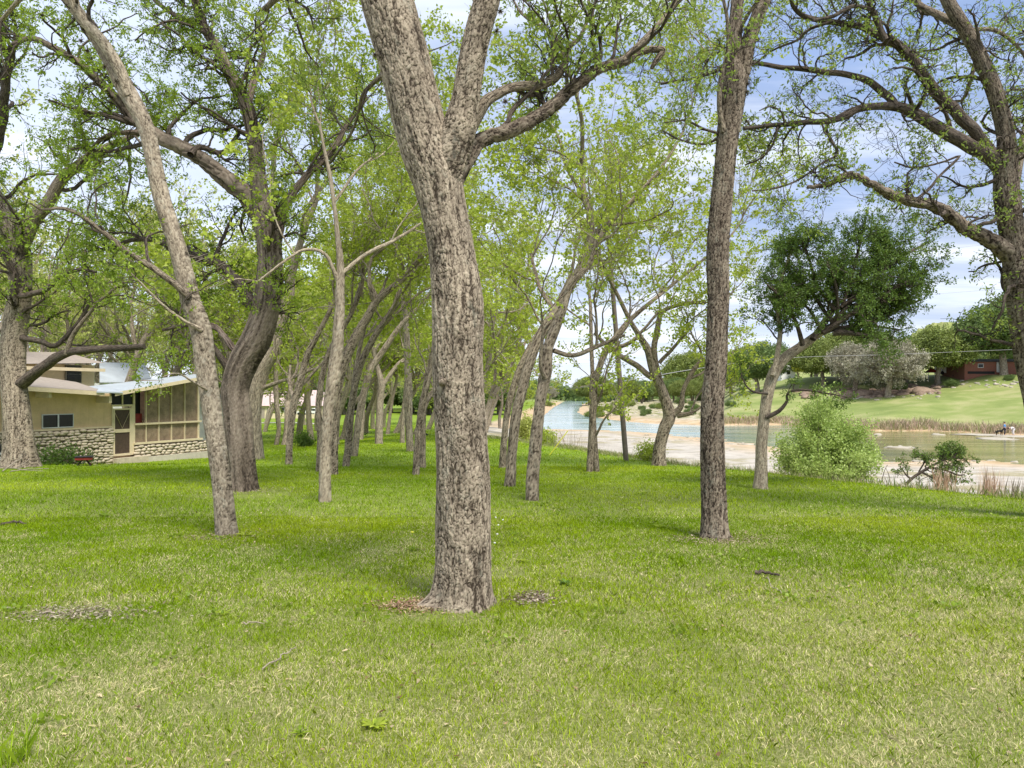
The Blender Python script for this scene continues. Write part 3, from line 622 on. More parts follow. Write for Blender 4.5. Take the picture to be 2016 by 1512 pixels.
# ---- tree 24: spreading tree at the right border
Y = 12.0; b = np.array([(2100 - CX) / F * Y, Y, h1((2100 - CX) / F * Y, Y)]); t = Tree(24); m = M['bark']
pyb = HY + (EYE - b[2]) * F / Y
t.limb(px_limb([(2100, pyb + 10, 84), (2088, 950, 72), (2064, 850, 68), (2042, 750, 64), (2028, 670, 61), (2018, 600, 60), (2008, 540, 58), (1996, 470, 44), (1984, 400, 46), (1980, 340, 42), (1980, 270, 33), (1964, 200, 31), (1938, 130, 29), (1908, 70, 27), (1868, 5, 24), (1840, -60, 20), (1800, -200, 14)], Y, (0, -.2)), M['bark_hd_shaded'], 90, 900, .05, (.14, .3), hd=(44, 13, .014, 'plate'))
t.limb(px_limb([(1988, 380, 34), (1965, 325, 30), (1930, 298, 27), (1880, 270, 25), (1820, 236, 23), (1775, 212, 20), (1735, 209, 15), (1690, 214, 14), (1640, 236, 12), (1570, 242, 10), (1500, 250, 8), (1465, 254, 7)], Y, (0, -.9)), M['bark_dark'], 16, 90, .06, jag=.012)
t.limb(px_limb([(1768, 214, 15), (1748, 188, 15), (1700, 155, 13), (1620, 140, 11), (1550, 135, 10), (1480, 125, 8), (1420, 135, 8), (1370, 155, 6), (1300, 165, 5)], Y, (-.5, .2)), M['bark_dark'], 12, 70, .06, jag=.012)
t.limb(px_limb([(1965, 325, 26), (1930, 275, 24), (1890, 228, 22), (1840, 180, 22), (1795, 115, 19), (1745, 78, 16), (1700, 55, 12), (1640, 42, 11), (1585, 32, 10), (1562, 10, 8), (1555, -30, 7)], Y, (0, -1.4)), M['bark_dark'], 14, 90, .07, jag=.015)
t.limb(px_limb([(1742, 78, 12), (1722, 30, 11), (1705, -10, 9), (1680, -80, 7)], Y, (-1, -1.2)), M['bark_dark'], 10)
t.limb(px_limb([(1720, 20, 8), (1680, 12, 8), (1640, 32, 7), (1600, 40, 6)], Y, (-1.1, -1.6)), M['bark_dark'], 8)
t.limb(px_limb([(1896, 52, 20), (1838, 25, 14), (1800, 0, 12), (1760, -60, 9)], Y, (0, .7)), m, 10)
t.limb(px_limb([(2012, 545, 40), (1985, 500, 35), (1945, 470, 30), (1900, 450, 26), (1872, 425, 24), (1840, 405, 21), (1790, 396, 19), (1740, 375, 16), (1700, 354, 14), (1665, 345, 13), (1630, 364, 9), (1590, 368, 7)], Y, (0, -1.0)), M['bark_hd_shaded'], 40, 400, .06, jag=.015, hd=(32, 16, .014, 'plate'))
t.limb(px_limb([(1800, 396, 6), (1830, 370, 6), (1850, 345, 5), (1890, 308, 5), (1860, 318, 4), (1800, 330, 4), (1760, 320, 3)], Y, (-.6, -.3)), M['bark_dark'], 7, jag=.01)
t.limb(px_limb([(1680, 213, 7), (1628, 245, 6), (1635, 275, 6), (1650, 305, 5), (1620, 320, 4), (1570, 355, 4), (1520, 372, 4), (1480, 376, 3)], Y, (-.5, -.9)), M['bark_dark'], 7, jag=.01)
t.limb(px_limb([(1530, 250, 6), (1520, 285, 5), (1495, 310, 4), (1465, 325, 3)], Y, (-.8, -.6)), M['bark_dark'], 6, jag=.01)
t.limb(px_limb([(1545, 245, 5), (1538, 220, 4), (1515, 210, 3), (1495, 218, 2)], Y, (-.8, -1)), M['bark_dark'], 6)
t.limb(px_limb([(1640, 42, 6), (1590, 60, 6), (1570, 80, 5), (1520, 100, 4), (1480, 130, 3)], Y, (-1.2, -.8)), M['bark_dark'], 6, jag=.01)
t.limb(px_limb([(1990, 430, 16), (2010, 300, 14), (2030, 180, 12), (2020, 60, 8)], Y, (.1, .9)), m, 8)
t.limb(px_limb([(1900, 60, 10), (1960, 60, 8), (2010, 100, 6), (2030, 150, 5)], Y, (0, 1.0)), m, 8)
t.limb(px_limb([(1925, 105, 9), (1900, 190, 7), (1880, 200, 6), (1840, 215, 5)], Y, (.1, .6)), m, 8)
t.foliage(cfg(n1=3.3, l1=(.4, 1.2), n2=6, l2=(.22, .6), n3=5, l3=(.1, .32), size=.066, cl=1, q=8, w=.2, tw=.0026, leaf=M['spring_sky'], w1=.34, w2=.34, up1=.02, droop=.25, keep=.48))
T24 = t.done('spreading tree at the right border, dark limbs reaching left over the river', None, base=b)

# ---- tree 25: the live oak by the river
b = base_pt(1497, 963); Y = b[1]; t = Tree(25); m = M['bark_pale']
t.limb(px_limb([(1497, 970, 28), (1498, 920, 23), (1500, 870, 22), (1505, 820, 22), (1512, 775, 22), (1523, 735, 22), (1545, 705, 20), (1580, 680, 18), (1615, 655, 16), (1640, 640, 13), (1662, 610, 7), (1680, 570, 4), (1690, 530, 3)], Y, (0, .5)), m, 18, 80, .06, (.12, .3), crown=False)
t.limb(px_limb([(1522, 740, 12), (1530, 700, 10), (1536, 650, 9), (1530, 590, 7), (1545, 530, 5), (1560, 490, 4)], Y, (0, .2)), m, 10)
crl = [px_limb(p, Y, d) for p, d in [
    ([(1600, 668, 12), (1640, 610, 9), (1650, 550, 7), (1660, 500, 4)], (0, .6)),
    ([(1620, 655, 12), (1680, 615, 9), (1750, 575, 7), (1825, 530, 4)], (0, -.5)),
    ([(1630, 650, 12), (1690, 640, 9), (1750, 615, 7), (1815, 590, 4)], (0, .5)),
    ([(1640, 640, 10), (1700, 565, 8), (1770, 510, 6), (1830, 475, 4)], (0, .4)),
    ([(1580, 680, 10), (1565, 630, 7), (1540, 590, 5), (1510, 560, 4)], (0, -.6)),
    ([(1640, 640, 8), (1600, 580, 7), (1565, 540, 5), (1520, 505, 4)], (0, .8)),
    ([(1640, 655, 12), (1665, 655, 11), (1700, 660, 7), (1745, 668, 4)], (0, -.3)),
    ([(1660, 600, 8), (1680, 530, 6), (1695, 470, 5), (1705, 432, 3)], (0, -.6)),
    ([(1650, 620, 8), (1610, 560, 6), (1590, 500, 5), (1575, 470, 3)], (0, -.4)),
    ([(1655, 605, 7), (1720, 560, 6), (1740, 500, 4), (1745, 450, 3)], (0, .3)), ([(1620, 655, 7), (1600, 620, 6), (1580, 600, 5), (1545, 600, 3)], (0, .3)),
    ([(1640, 640, 7), (1650, 600, 6), (1640, 540, 5), (1625, 520, 3)], (0, -.7)), ([(1680, 600, 7), (1730, 600, 6), (1770, 560, 5), (1800, 560, 3)], (0, -.1)), ([(1640, 630, 7), (1690, 620, 6), (1720, 640, 5), (1770, 650, 3)], (0, .7))]]
for p in crl: t.limb(p, M['bark_dark'], 8, jag=.02)
main = list(t.limbs)
t.foliage(cfg(n1=7, l1=(.35, 1.05), n2=8, l2=(.18, .45), n3=5, l3=(.08, .22), size=.05, cl=2, q=5, leaf=M['oak'], droop=.1, w=.26, t1=(.25, 1), w1=.3))
t.limbs = []
t.limb(px_limb([(1508, 822, 9), (1535, 808, 8), (1550, 790, 6), (1552, 772, 5), (1590, 768, 5), (1630, 775, 3), (1665, 782, 2)], Y, (0, -.3)), M['bark_dark'], 8, jag=.01)
t.limb(px_limb([(1512, 775, 6), (1480, 770, 4), (1462, 745, 3), (1455, 710, 2)], Y, (0, .3)), M['bark_dark'], 6)
t.foliage(cfg(n1=5, l1=(.12, .4), n2=4, l2=(.1, .25), n3=3, l3=(.06, .16), size=.05, cl=2, q=4, leaf=M['oak'], droop=.1, w=.26, t1=(.35, 1)))
t.done('small live oak leaning over the river edge with dense dark green crown', None, name='oak_tree', base=b)

# ---- the grove: traced trunks, grown crowns
def grove(seed, trunk, label, forks=(), nl=7, ll=(2.2, 4.5), leaf='spring', bark='bark_far', dy=0.0, size=None, bias=(.4, 0, .15), t1=(.5, 1), n2=9, n3=6, keep=.78, top=None, twig='twig_pale', cl=4, ldir=.75):
    b = base_pt(trunk[0][0], trunk[0][1]); Y = b[1]; t = Tree(seed); rng = t.rng
    tr = px_limb(trunk, Y, (0, dy)); tr[0] = (tr[0][0], tr[0][1], tr[0][2] - .12, tr[0][3])
    pts = [tr]
    end = np.array(tr[-1]); d = unit(np.array(tr[-1][:3]) - np.array(tr[-2][:3])); r = end[3]; ext = [tuple(end)]
    h = top if top else rng.uniform(3.5, 6)
    p = end[:3].copy()
    for k in range(5):
        d = unit(d + rng.normal(size=3) * .22 + np.array([0, 0, .18])); p = p + d * h / 5; ext.append((*p, r * (1 - (k + 1) * .17)))
    if Y < 26: t.limb(tr + ext[1:], M['bark_hd_pale' if bark == 'bark_pale' else 'bark_hd'], 44, 330, .05, (.1, .2), hd=(36, 12, .010, 'plate' if bark != 'bark_pale' else 'flaky'))
    else: t.limb(tr + ext[1:], M[bark], 9, None, .05, (.1, .2))
    for fk in forks: t.limb(px_limb(fk[0], Y, fk[1]), M[bark], 10, None, .06, jag=.015)
    A_ = np.array(t.limbs); P = A_[:, :, :3]; Rd = A_[:, :, 3]
    ll = (ll[0] * 1.2, ll[1] * 1.3)
    cnt = [nl] + [max(2, nl // 3)] * (len(P) - 1)
    P1, R1 = grow(P, Rd, np.array(cnt), t1, ll, ldir, .16, .07, 14, .62, .015, bias, rng)
    v, f, a_ = tubes(P1, R1, 7, 0); t.wood.add(v, f, M[bark], a_, True)
    P2, R2 = grow(P1, R1, n2, (.2, 1), (.9, 2.2), .75, .22, .05, 9, .5, .006, None, rng); v, f, a_ = tubes(P2, R2, 4); t.crown.add(v, f, M[twig], a_, True)
    P3, R3 = grow(P2, R2, n3, (.2, 1), (.35, .9), .8, .25, .03, 5, .55, .003, None, rng); R3 = np.maximum(R3, Y * .00011); v, f, a_ = tubes(P3, R3, 3); t.crown.add(v, f, M[twig], a_, True)
    idx = np.repeat(np.arange(len(P3)), cl); tt = rng.integers(1, 5, len(idx)); kp = rng.uniform(size=len(idx)) < keep; idx = idx[kp]; tt = tt[kp]
    sz = size or max(.088, Y * .0039)
    v, f, a_ = leaf_quads(P3[idx, tt], P3[idx, tt] - P3[idx, tt - 1], sz, 5, rng, .3); t.crown.add(v, f, M[leaf], a_)
    return t.done(label, None, base=b)

G = [
 (31, [(640, 988, 25), (640, 920, 22), (643, 860, 22), (648, 800, 23), (658, 730, 25), (667, 650, 22), (669, 580, 18), (670, 520, 14), (662, 440, 9), (652, 360, 8), (640, 300, 6)], 'slim pale tree with lichen flecks standing alone right of the twisted dark trunk',
   [([(669, 560, 9), (640, 500, 7), (600, 492, 6), (560, 515, 5), (500, 560, 4)], (0, -.6)), ([(672, 540, 9), (720, 500, 8), (780, 470, 7), (830, 440, 4)], (0, .5)), ([(655, 400, 6), (700, 340, 5), (745, 300, 3)], (0, .4))], dict(bark='bark_pale', nl=6, ll=(1.4, 2.8), top=2.5, t1=(.55, 1), n2=7, n3=6)),
 (32, [(653, 935, 25), (655, 860, 22), (660, 790, 21), (672, 730, 20), (692, 680, 19), (720, 630, 17), (745, 590, 14), (790, 550, 11)], 'tree leaning right directly behind the slim pale one', [([(672, 735, 13), (668, 690, 12), (668, 620, 11)], (0, .4))], dict(nl=8)),
 (33, [(628, 928, 13), (630, 860, 12), (627, 800, 12), (635, 740, 12), (650, 690, 11), (690, 620, 9)], 'thin trunk half hidden left of the slim pale tree', [], dict(nl=5)),
 (34, [(681, 918, 15), (687, 860, 14), (692, 800, 14), (703, 740, 14), (722, 690, 13), (752, 640, 12), (775, 605, 10)], 'slender leaning tree, front one of the tight pair beside the grove path', [([(695, 780, 9), (700, 730, 9), (716, 650, 8), (730, 600, 6)], (0, .3))], dict(nl=7)),
 (35, [(697, 898, 14), (704, 840, 14), (715, 780, 14), (730, 730, 13), (755, 690, 12), (790, 640, 10), (830, 600, 8)], 'slender leaning tree, rear one of the tight pair beside the grove path', [], dict(nl=7)),
 (36, [(568, 914, 14), (571, 860, 13), (578, 800, 14), (590, 755, 15), (605, 700, 12), (625, 660, 10), (650, 610, 9)], 'slim tree with small forks between the twisted dark trunk and the pale one', [([(580, 790, 8), (570, 755, 7), (572, 720, 5)], (0, .5)), ([(588, 765, 7), (620, 730, 6), (650, 700, 5)], (0, .4))], dict(nl=6)),
 (37, [(543, 876, 9), (549, 845, 9), (545, 800, 10), (543, 740, 9), (546, 690, 7)], 'thin pale tree with bent base in front of the far pink house', [], dict(nl=6)),
 (38, [(612, 866, 14), (608, 820, 11), (606, 780, 11), (605, 730, 11), (600, 690, 9)], 'pale straight tree with a little shrub at its foot', [], dict(nl=7, bark='bark_pale')),
 (39, [(746, 874, 17), (747, 830, 15), (749, 780, 14), (751, 755, 14), (742, 720, 9), (735, 690, 8)], 'tree forking low into a wide V in the middle of the avenue', [([(752, 762, 9), (770, 735, 8), (790, 712, 8), (815, 700, 6)], (0, .5))], dict(nl=6)),
 (40, [(818, 935, 15), (821, 890, 13), (824, 850, 13), (830, 800, 13), (840, 760, 12), (850, 720, 11), (870, 650, 9)], 'slender tree just left of the big front trunk', [([(824, 850, 8), (838, 800, 8), (858, 765, 7)], (0, .2))], dict(nl=6)),
 (41, [(832, 921, 13), (832, 870, 12), (833, 820, 12), (838, 760, 11), (850, 700, 9)], 'straight trunk half hidden just left of the big front trunk', [], dict(nl=5)),
 (42, [(808, 889, 15), (805, 840, 15), (804, 780, 16), (803, 720, 14), (800, 650, 12), (796, 600, 9)], 'upright trunk behind the slender pair beside the big front trunk', [], dict(nl=7)),
 (43, [(792, 872, 10), (793, 830, 9), (797, 790, 9), (800, 750, 7)], 'small dark trunk in the middle of the far avenue', [], dict(nl=6)),
 (44, [(709, 866, 13), (712, 830, 11), (716, 780, 10), (722, 740, 9), (740, 690, 8)], 'far trunk behind the tight leaning pair', [], dict(nl=7)),
 (45, [(763, 855, 9), (766, 830, 7), (772, 790, 6), (780, 750, 5)], 'thin far tree at the end of the avenue', [], dict(nl=7)),
 (46, [(500, 905, 42), (497, 850, 36), (500, 790, 33), (515, 730, 31), (538, 690, 28), (552, 640, 25), (568, 590, 22), (575, 540, 16), (600, 450, 12)], 'grey leaning tree hidden behind the dark twisted trunk', [([(552, 640, 18), (548, 560, 16), (546, 480, 15), (540, 400, 13), (538, 330, 10), (548, 260, 8), (600, 190, 6)], (0, .4)), ([(505, 770, 9), (540, 755, 8), (580, 742, 6), (620, 725, 5)], (0, -.4))], dict(nl=8, ll=(2, 4))),
 (47, [(1003, 958, 23), (1008, 890, 20), (1016, 820, 20), (1032, 750, 20), (1055, 680, 20), (1082, 630, 20), (1108, 590, 18), (1140, 530, 16), (1160, 480, 14), (1162, 430, 13), (1150, 385, 12), (1146, 330, 9)], 'smooth leaning tree right of the big front trunk, left one of the crossing pair', [([(1165, 490, 7), (1180, 450, 6), (1175, 430, 5)], (0, .2)), ([(1090, 610, 10), (1060, 560, 8), (1045, 500, 6)], (0, .7))], dict(nl=9, ll=(1.6, 3.2), t1=(.45, 1), bark='bark')),
 (48, [(989, 921, 15), (993, 860, 13), (1001, 800, 13), (1018, 740, 13), (1040, 690, 12), (1070, 640, 10)], 'darker leaning trunk tucked behind the crossing pair', [], dict(nl=6, bark='bark')),
 (49, [(1047, 985, 27), (1050, 920, 25), (1056, 860, 24), (1064, 790, 22), (1074, 735, 24), (1078, 690, 21), (1092, 650, 20), (1108, 610, 16), (1125, 560, 13), (1160, 520, 11), (1185, 460, 8)], 'smooth tree right of the big front trunk, nearer one of the crossing pair', [([(1074, 745, 9), (1062, 720, 8), (1068, 660, 6), (1066, 610, 4)], (-.1, -.4)), ([(1090, 690, 10), (1130, 700, 9), (1180, 680, 8), (1230, 660, 5)], (0, .4))], dict(nl=8, ll=(1.4, 3), bark='bark', size=.07)),
 (50, [(1161, 929, 14), (1164, 870, 13), (1168, 800, 15), (1169, 755, 16), (1180, 725, 13), (1192, 692, 13), (1215, 660, 11), (1240, 630, 10), (1275, 600, 8)], 'twin-stemmed slim tree forking into a narrow Y left of the utility pole', [([(1175, 929, 12), (1171, 870, 11), (1168, 800, 9)], (0, 0)), ([(1168, 765, 9), (1165, 700, 8), (1163, 620, 7), (1160, 560, 5)], (0, .4)), ([(1195, 690, 9), (1240, 675, 8), (1265, 650, 6), (1300, 610, 5)], (0, -.4))], dict(nl=7, ll=(1.4, 3), bark='bark')),
 (51, [(1297, 917, 30), (1299, 880, 24), (1308, 845, 24), (1318, 818, 25), (1305, 775, 20), (1288, 730, 19), (1276, 690, 15), (1258, 660, 11), (1240, 630, 9)], 'gnarled tree by the river with three dark limbs and a broken stub', [([(1322, 820, 15), (1340, 800, 12), (1345, 770, 9), (1362, 735, 9), (1385, 705, 8)], (0, -.3)), ([(1285, 745, 12), (1245, 715, 11), (1205, 690, 9), (1170, 655, 6)], (0, .3)), ([(1296, 740, 13), (1288, 690, 12), (1294, 650, 11), (1302, 615, 9), (1340, 600, 8), (1390, 595, 7)], (0, -.3)), ([(1298, 715, 8), (1325, 685, 7), (1352, 655, 6)], (0, -.3)), ([(1335, 818, 12), (1350, 816, 10), (1362, 812, 8)], (0, -.2))], dict(nl=8, ll=(1.5, 3), bark='bark', t1=(.6, 1), keep=.8)),
]
for seed, tr, lab, fk, kw in G: grove(seed, tr, lab, fk, **kw)

# ---- the trees farther back: a few kinds grown once, then copied
def copy_thing(root, loc, rz, s, label=None, group=None):
    r = root.copy(); COL.objects.link(r); r.location = loc; r.rotation_euler = (0, 0, rz); r.scale = (s, s, s)
    if label: r['label'] = label
    if group: r['group'] = group
    for ch in root.children:
        c = ch.copy(); COL.objects.link(c); c.parent = r
    return r
def proto_pecan(seed, leaf, label, group, bark='bark_far', twig='twig_pale', keep=1.0, size=.16, lean=.25):
    t = Tree(seed); rng = t.rng; d = np.array([lean, 0, 1.0]); p = np.zeros(3); p[2] = -.3; pts = [(*p, .24)]
    for k in range(9):
        d = unit(d + rng.normal(size=3) * .14 + np.array([.03, 0, .12])); p = p + d * .95; pts.append((*p, .21 * (1 - k * .085)))
    t.limb(pts, M[bark], 10, 40, .05, (.15, .3)); A_ = np.array(t.limbs)
    P1, R1 = grow(A_[:, :, :3], A_[:, :, 3], 10, (.3, 1), (3.5, 6.5), .75, .14, .09, 14, .65, .02, (.1, 0, .3), rng); v, f, a_ = tubes(P1, R1, 6); t.wood.add(v, f, M[bark], a_, True)
    P2, R2 = grow(P1, R1, 9, (.2, 1), (1.2, 2.8), .75, .2, .06, 8, .5, .01, None, rng); v, f, a_ = tubes(P2, R2, 4); t.crown.add(v, f, M[twig], a_, True)
    P3, R3 = grow(P2, R2, 7, (.2, 1), (.5, 1.2), .8, .25, .04, 4, .55, .006, None, rng); R3 = np.maximum(R3, .0055); v, f, a_ = tubes(P3, R3, 3); t.crown.add(v, f, M[twig], a_, True)
    idx = np.repeat(np.arange(len(P3)), 3); tt = rng.integers(1, 4, len(idx)); kp = rng.uniform(size=len(idx)) < keep; idx = idx[kp]; tt = tt[kp]
    v, f, a_ = leaf_quads(P3[idx, tt], P3[idx, tt] - P3[idx, tt - 1], size, 5, rng, .25); t.crown.add(v, f, M[leaf], a_)
    return t.done(label, group)
GB = 'grove trees in the background'
protos = [proto_pecan(101, 'spring', 'yellow-green grove tree among the farther rows', GB), proto_pecan(102, 'spring_pale', 'pale thin-leaved grove tree among the farther rows', GB, keep=.5),
          proto_pecan(103, 'spring', 'yellow-green grove tree among the farther rows', GB, lean=.4), proto_pecan(104, 'spring_pale', 'pale thin-leaved grove tree among the farther rows', GB, keep=.42, lean=-.1)]
rng = np.random.default_rng(5)
spots = []
for (px, d) in [(-60, 34), (60, 64), (110, 70), (150, 55), (180, 42), (235, 48), (255, 62), (290, 44), (330, 52), (350, 70), (385, 60), (20, 62), (-40, 50), (120, 75), (200, 85), (280, 90), (420, 80), (455, 60), (480, 95), (520, 75), (560, 90), (590, 64), (625, 78), (650, 95), (670, 60), (690, 110), (720, 72), (735, 88), (755, 100), (775, 70), (785, 120), (815, 62), (840, 85), (870, 55), (890, 75), (905, 100), (940, 62), (955, 85), (965, 120), (985, 105), (600, 120), (520, 125), (440, 115), (340, 110), (240, 120), (140, 110), (40, 95), (-60, 80), (845, 130), (740, 140), (270, 58), (-90, 42), (380, 42), (470, 46), (560, 52), (660, 44), (905, 46), (30, 52)]:
    spots.append((px, d))
first = [True] * 4
for i, (px, d) in enumerate(spots):
    x = (px - CX) / F * d; k = int(rng.choice([0, 2, 0, 1])) if px > 450 else int(rng.choice([1, 3, 3, 1]))
    z = h1(x, d); s = rng.uniform(.85, 1.15) * (1.3 if px < 420 else 1.1); rz = rng.uniform(-1.0, 1.0) if px > 450 else rng.uniform(0, 6.28)
    if first[k]:
        o = protos[k]; o.location = (x, d, z); o.rotation_euler = (0, 0, rz); o.scale = (s,) * 3; first[k] = False
    else: copy_thing(protos[k], (x, d, z), rz, s)
for k in range(4):
    if first[k]: protos[k].location = (-30 - 4 * k, 60, h1(-30 - 4 * k, 60))

# ---- oaks and shrubs over the river
def proto_oak(seed, leaf, label, w=3.3, h=5.5, trunk=True, n=560, size=.21, name='oak_tree', bark='bark_far', group=None):
    t = Tree(seed); rng = t.rng; pts = [(0, 0, -.4, .3), (.1, 0, .6, .26), (.25, .1, 1.5, .22), (.2, .1, 2.4, .17), (.5, 0, 3.4, .1)]
    if trunk:
        t.limb(pts, M[bark], 9, 16, .06, (.3, .3)); A_ = np.array(t.limbs)
        P1, R1 = grow(A_[:, :, :3], A_[:, :, 3], 9, (.4, 1), (w * .5, w), 1.0, .18, .03, 10, .7, .04, None, rng); v, f, a_ = tubes(P1, R1, 6); t.wood.add(v, f, M[bark], a_, True)
    c = rng.normal(size=(n, 3)); c = unit(c) * rng.uniform(.45, 1, (n, 1)) ** .5; c[:, 2] = np.abs(c[:, 2]) * np.where(rng.uniform(size=n) < .75, 1, -.75 if leaf == 'oak_grey' else -.38)
    bump = .45 + 1.05 * fbm(c[:, 0] * 2.1 + seed, c[:, 1] * 2.1 + c[:, 2] * 2.6)
    c = c * np.array([w, w, h * .48]) * bump[:, None] + np.array([.3, 0, h * .52 if trunk else h * .2])
    sp_ = unit(rng.normal(size=(n, 3))); v, f, a_ = leaf_quads(c, sp_, size, 46, rng, .1, .34, 1.2, 1.15)
    t.crown.add(v, f, M[leaf], a_)
    if trunk:
        k = rng.integers(0, n, 140); P = np.stack([np.tile([.3, 0, h * .38], (140, 1)), c[k] * .55 + np.array([.1, 0, h * .2]), c[k]], 1); v, f, a_ = tubes(P, np.tile([.07, .045, .02], (140, 1)), 4); t.crown.add(v, f, M['twig_pale'], a_, True)
    return t.done(label, group, name=name, cat='tree' if trunk else 'shrub')
OP = {'far': proto_oak(201, 'oak_far', 'x'), 'green': proto_oak(202, 'oak_green', 'x'), 'grey': proto_oak(203, 'oak_grey', 'x', n=330, size=.17), 'yellow': proto_oak(204, 'yellow', 'x', w=1.8, h=5.0, n=220, size=.18),
      'shrub': proto_oak(205, 'oak_green', 'x', w=1.6, h=2.2, trunk=False, n=160, size=.12, name='shrub'), 'dry': proto_oak(206, 'oak_far', 'x', w=1.6, h=1.8, trunk=False, n=140, size=.11, name='shrub')}
HT = {'far': 5.6, 'green': 5.6, 'grey': 5.6, 'yellow': 5.2, 'shrub': 2.0, 'dry': 1.7}
usedp = set()
FARG = 'oaks on the far bank'
far_list = [  # kind, px, base py, top py, label
 ('grey', 1748, 782, 662, 'grey lichen-covered oak with leaning trunk at the rocky ledge across the river'),
 ('far', 1846, 757, 648, 'broad olive oak with forked trunk beside the white trailer across the river'),
 ('far', 1785, 757, 672, 'small olive oak between the grey oak and the fork-trunked oak'),
 ('green', 1976, 738, 590, 'large green oak standing before the red brick house'),
 ('grey', 1682, 772, 672, 'grey drooping oak left of the rocky ledge across the river'),
 ('far', 1622, 762, 668, 'olive oak on the far bank behind the dark live oak crown'),
 ('yellow', 1572, 744, 706, 'small bright yellow-green tree on the far bank'),
 ('green', 1492, 772, 678, 'round green tree at the left end of the far meadow'),
 ('green', 1440, 775, 706, 'low green tree beside the tall straight trunk, across the river'),
 ('far', 1356, 778, 692, 'round olive tree on the far shore left of the tall straight trunk'),
 ('far', 1660, 748, 655, 'olive oak behind the two grey oaks'),
 ('green', 2040, 735, 560, 'tall green tree at the right border across the river'),
 ('far', 1720, 748, 652, 'olive oak crown rising behind the grey oak'),
]
oneg = {}
def place(kind, px, py, top, label, group=None, pos=None):
    p = ray(px, py, 60) if pos is None else pos
    ht = (py - top) / F * p[1] if pos is None else pos[3]
    s = ht / HT[kind]; rz = random.Random(px * 3).uniform(0, 6.28)
    if kind not in usedp:
        usedp.add(kind); o = OP[kind]; o.location = p[:3]; o.rotation_euler = (0, 0, rz); o.scale = (s,) * 3; o['label'] = label
        if group: o['group'] = group
    else: copy_thing(OP[kind], p[:3], rz, s, label, group)
for kd, px, py, top, lab in far_list: place(kd, px, py, top, lab, FARG)
WG = 'trees of the wood beyond the river bend'
rng = np.random.default_rng(9)
for i in range(46):                                                    # the wood beyond the bend
    px = rng.uniform(985, 1480); Yd = rng.uniform(300, 460)
    x = (px - CX) / F * Yd
    if px < 1160: Yd = rng.uniform(430, 520); x = (px - CX) / F * Yd
    kd = rng.choice(['far', 'green', 'far', 'green', 'grey'], p=[.3, .3, .2, .15, .05])
    place(str(kd), px, 0, 0, {'far': 'olive tree in the wood beyond the river bend', 'green': 'green tree in the wood beyond the river bend', 'grey': 'greyish tree in the wood beyond the river bend'}[str(kd)], WG, (x, Yd, h1(x, Yd), rng.uniform(8, 12)))
for i in range(16):                                                    # left bank, beyond the white rock
    Yd = rng.uniform(150, 300); x = float(np.interp(Yd, EDGE[:, 1], EDGE[:, 0])) - rng.uniform(1, 22)
    place('green' if i % 3 else 'far', 900 + i, 0, 0, ['olive tree on the near bank upstream', 'green tree on the near bank upstream'][1 if i % 3 else 0], 'trees on the near bank upstream', (x, Yd, h1(x, Yd) - .6, rng.uniform(7, 10)))
for i in range(26):                                                    # behind the meadow
    px = rng.uniform(1400, 2080); Yd = rng.uniform(255, 340); x = (px - CX) / F * Yd
    place('green' if i % 2 else 'far', px, 0, 0, ['olive tree in the row behind the far meadow', 'green tree in the row behind the far meadow'][i % 2], 'trees behind the far meadow', (x, Yd, h1(x, Yd), rng.uniform(9, 13)))
for i in range(40):                                                    # behind the grove
    px = rng.uniform(380, 990); Yd = rng.uniform(172, 240); x = (px - CX) / F * Yd
    place('green' if i % 3 else 'far', int(px), 0, 0, ['olive tree closing the view behind the grove', 'green tree closing the view behind the grove'][1 if i % 3 else 0], 'trees behind the grove', (x, Yd, h1(x, Yd) - 1.5, rng.uniform(9, 14)))
for (px, py, top, kd, lab) in [(1874, 762, 742, 'shrub', 'dark green shrub right of the fork-trunked oak across the river'), (1770, 770, 745, 'shrub', 'light green shrub beside the small olive oak across the river'), (1985, 748, 735, 'shrub', 'low green shrub at the foot of the large green oak'),
        (1080, 800, 786, 'dry', 'low scrub bush at the river bend'), (1240, 800, 782, 'dry', 'scrub bush on the rocky spit, left'), (1300, 805, 788, 'dry', 'scrub bush on the rocky spit, middle'), (1205, 812, 800, 'dry', 'low scrub bush at the waterside of the rocky spit'), (1340, 795, 778, 'shrub', 'green bush at the foot of the round olive tree'),
        (1265, 790, 770, 'shrub', 'green bush at the back of the rocky spit'), (1190, 792, 776, 'shrub', 'green bush where the spit meets the far channel'), (1380, 790, 772, 'shrub', 'green bush just left of the tall straight trunk, across the river'), (1440, 800, 785, 'shrub', 'low green bush at the edge of the far meadow')]:
    place(kd, px, py, top, lab, 'shrubs across the river')

rng = np.random.default_rng(19)
for i in range(56):
    px = rng.uniform(1160, 1410); py = rng.uniform(782, 822); kd = 'dry' if i % 2 else 'shrub'; p_ = ray(px, py, 100)
    place(kd, int(px), 0, 0, ['green scrub bush scattered over the rocky spit', 'olive scrub bush scattered over the rocky spit'][i % 2], 'scrub bushes on the rocky spit', (*p_, rng.uniform(.5, 1.9)))
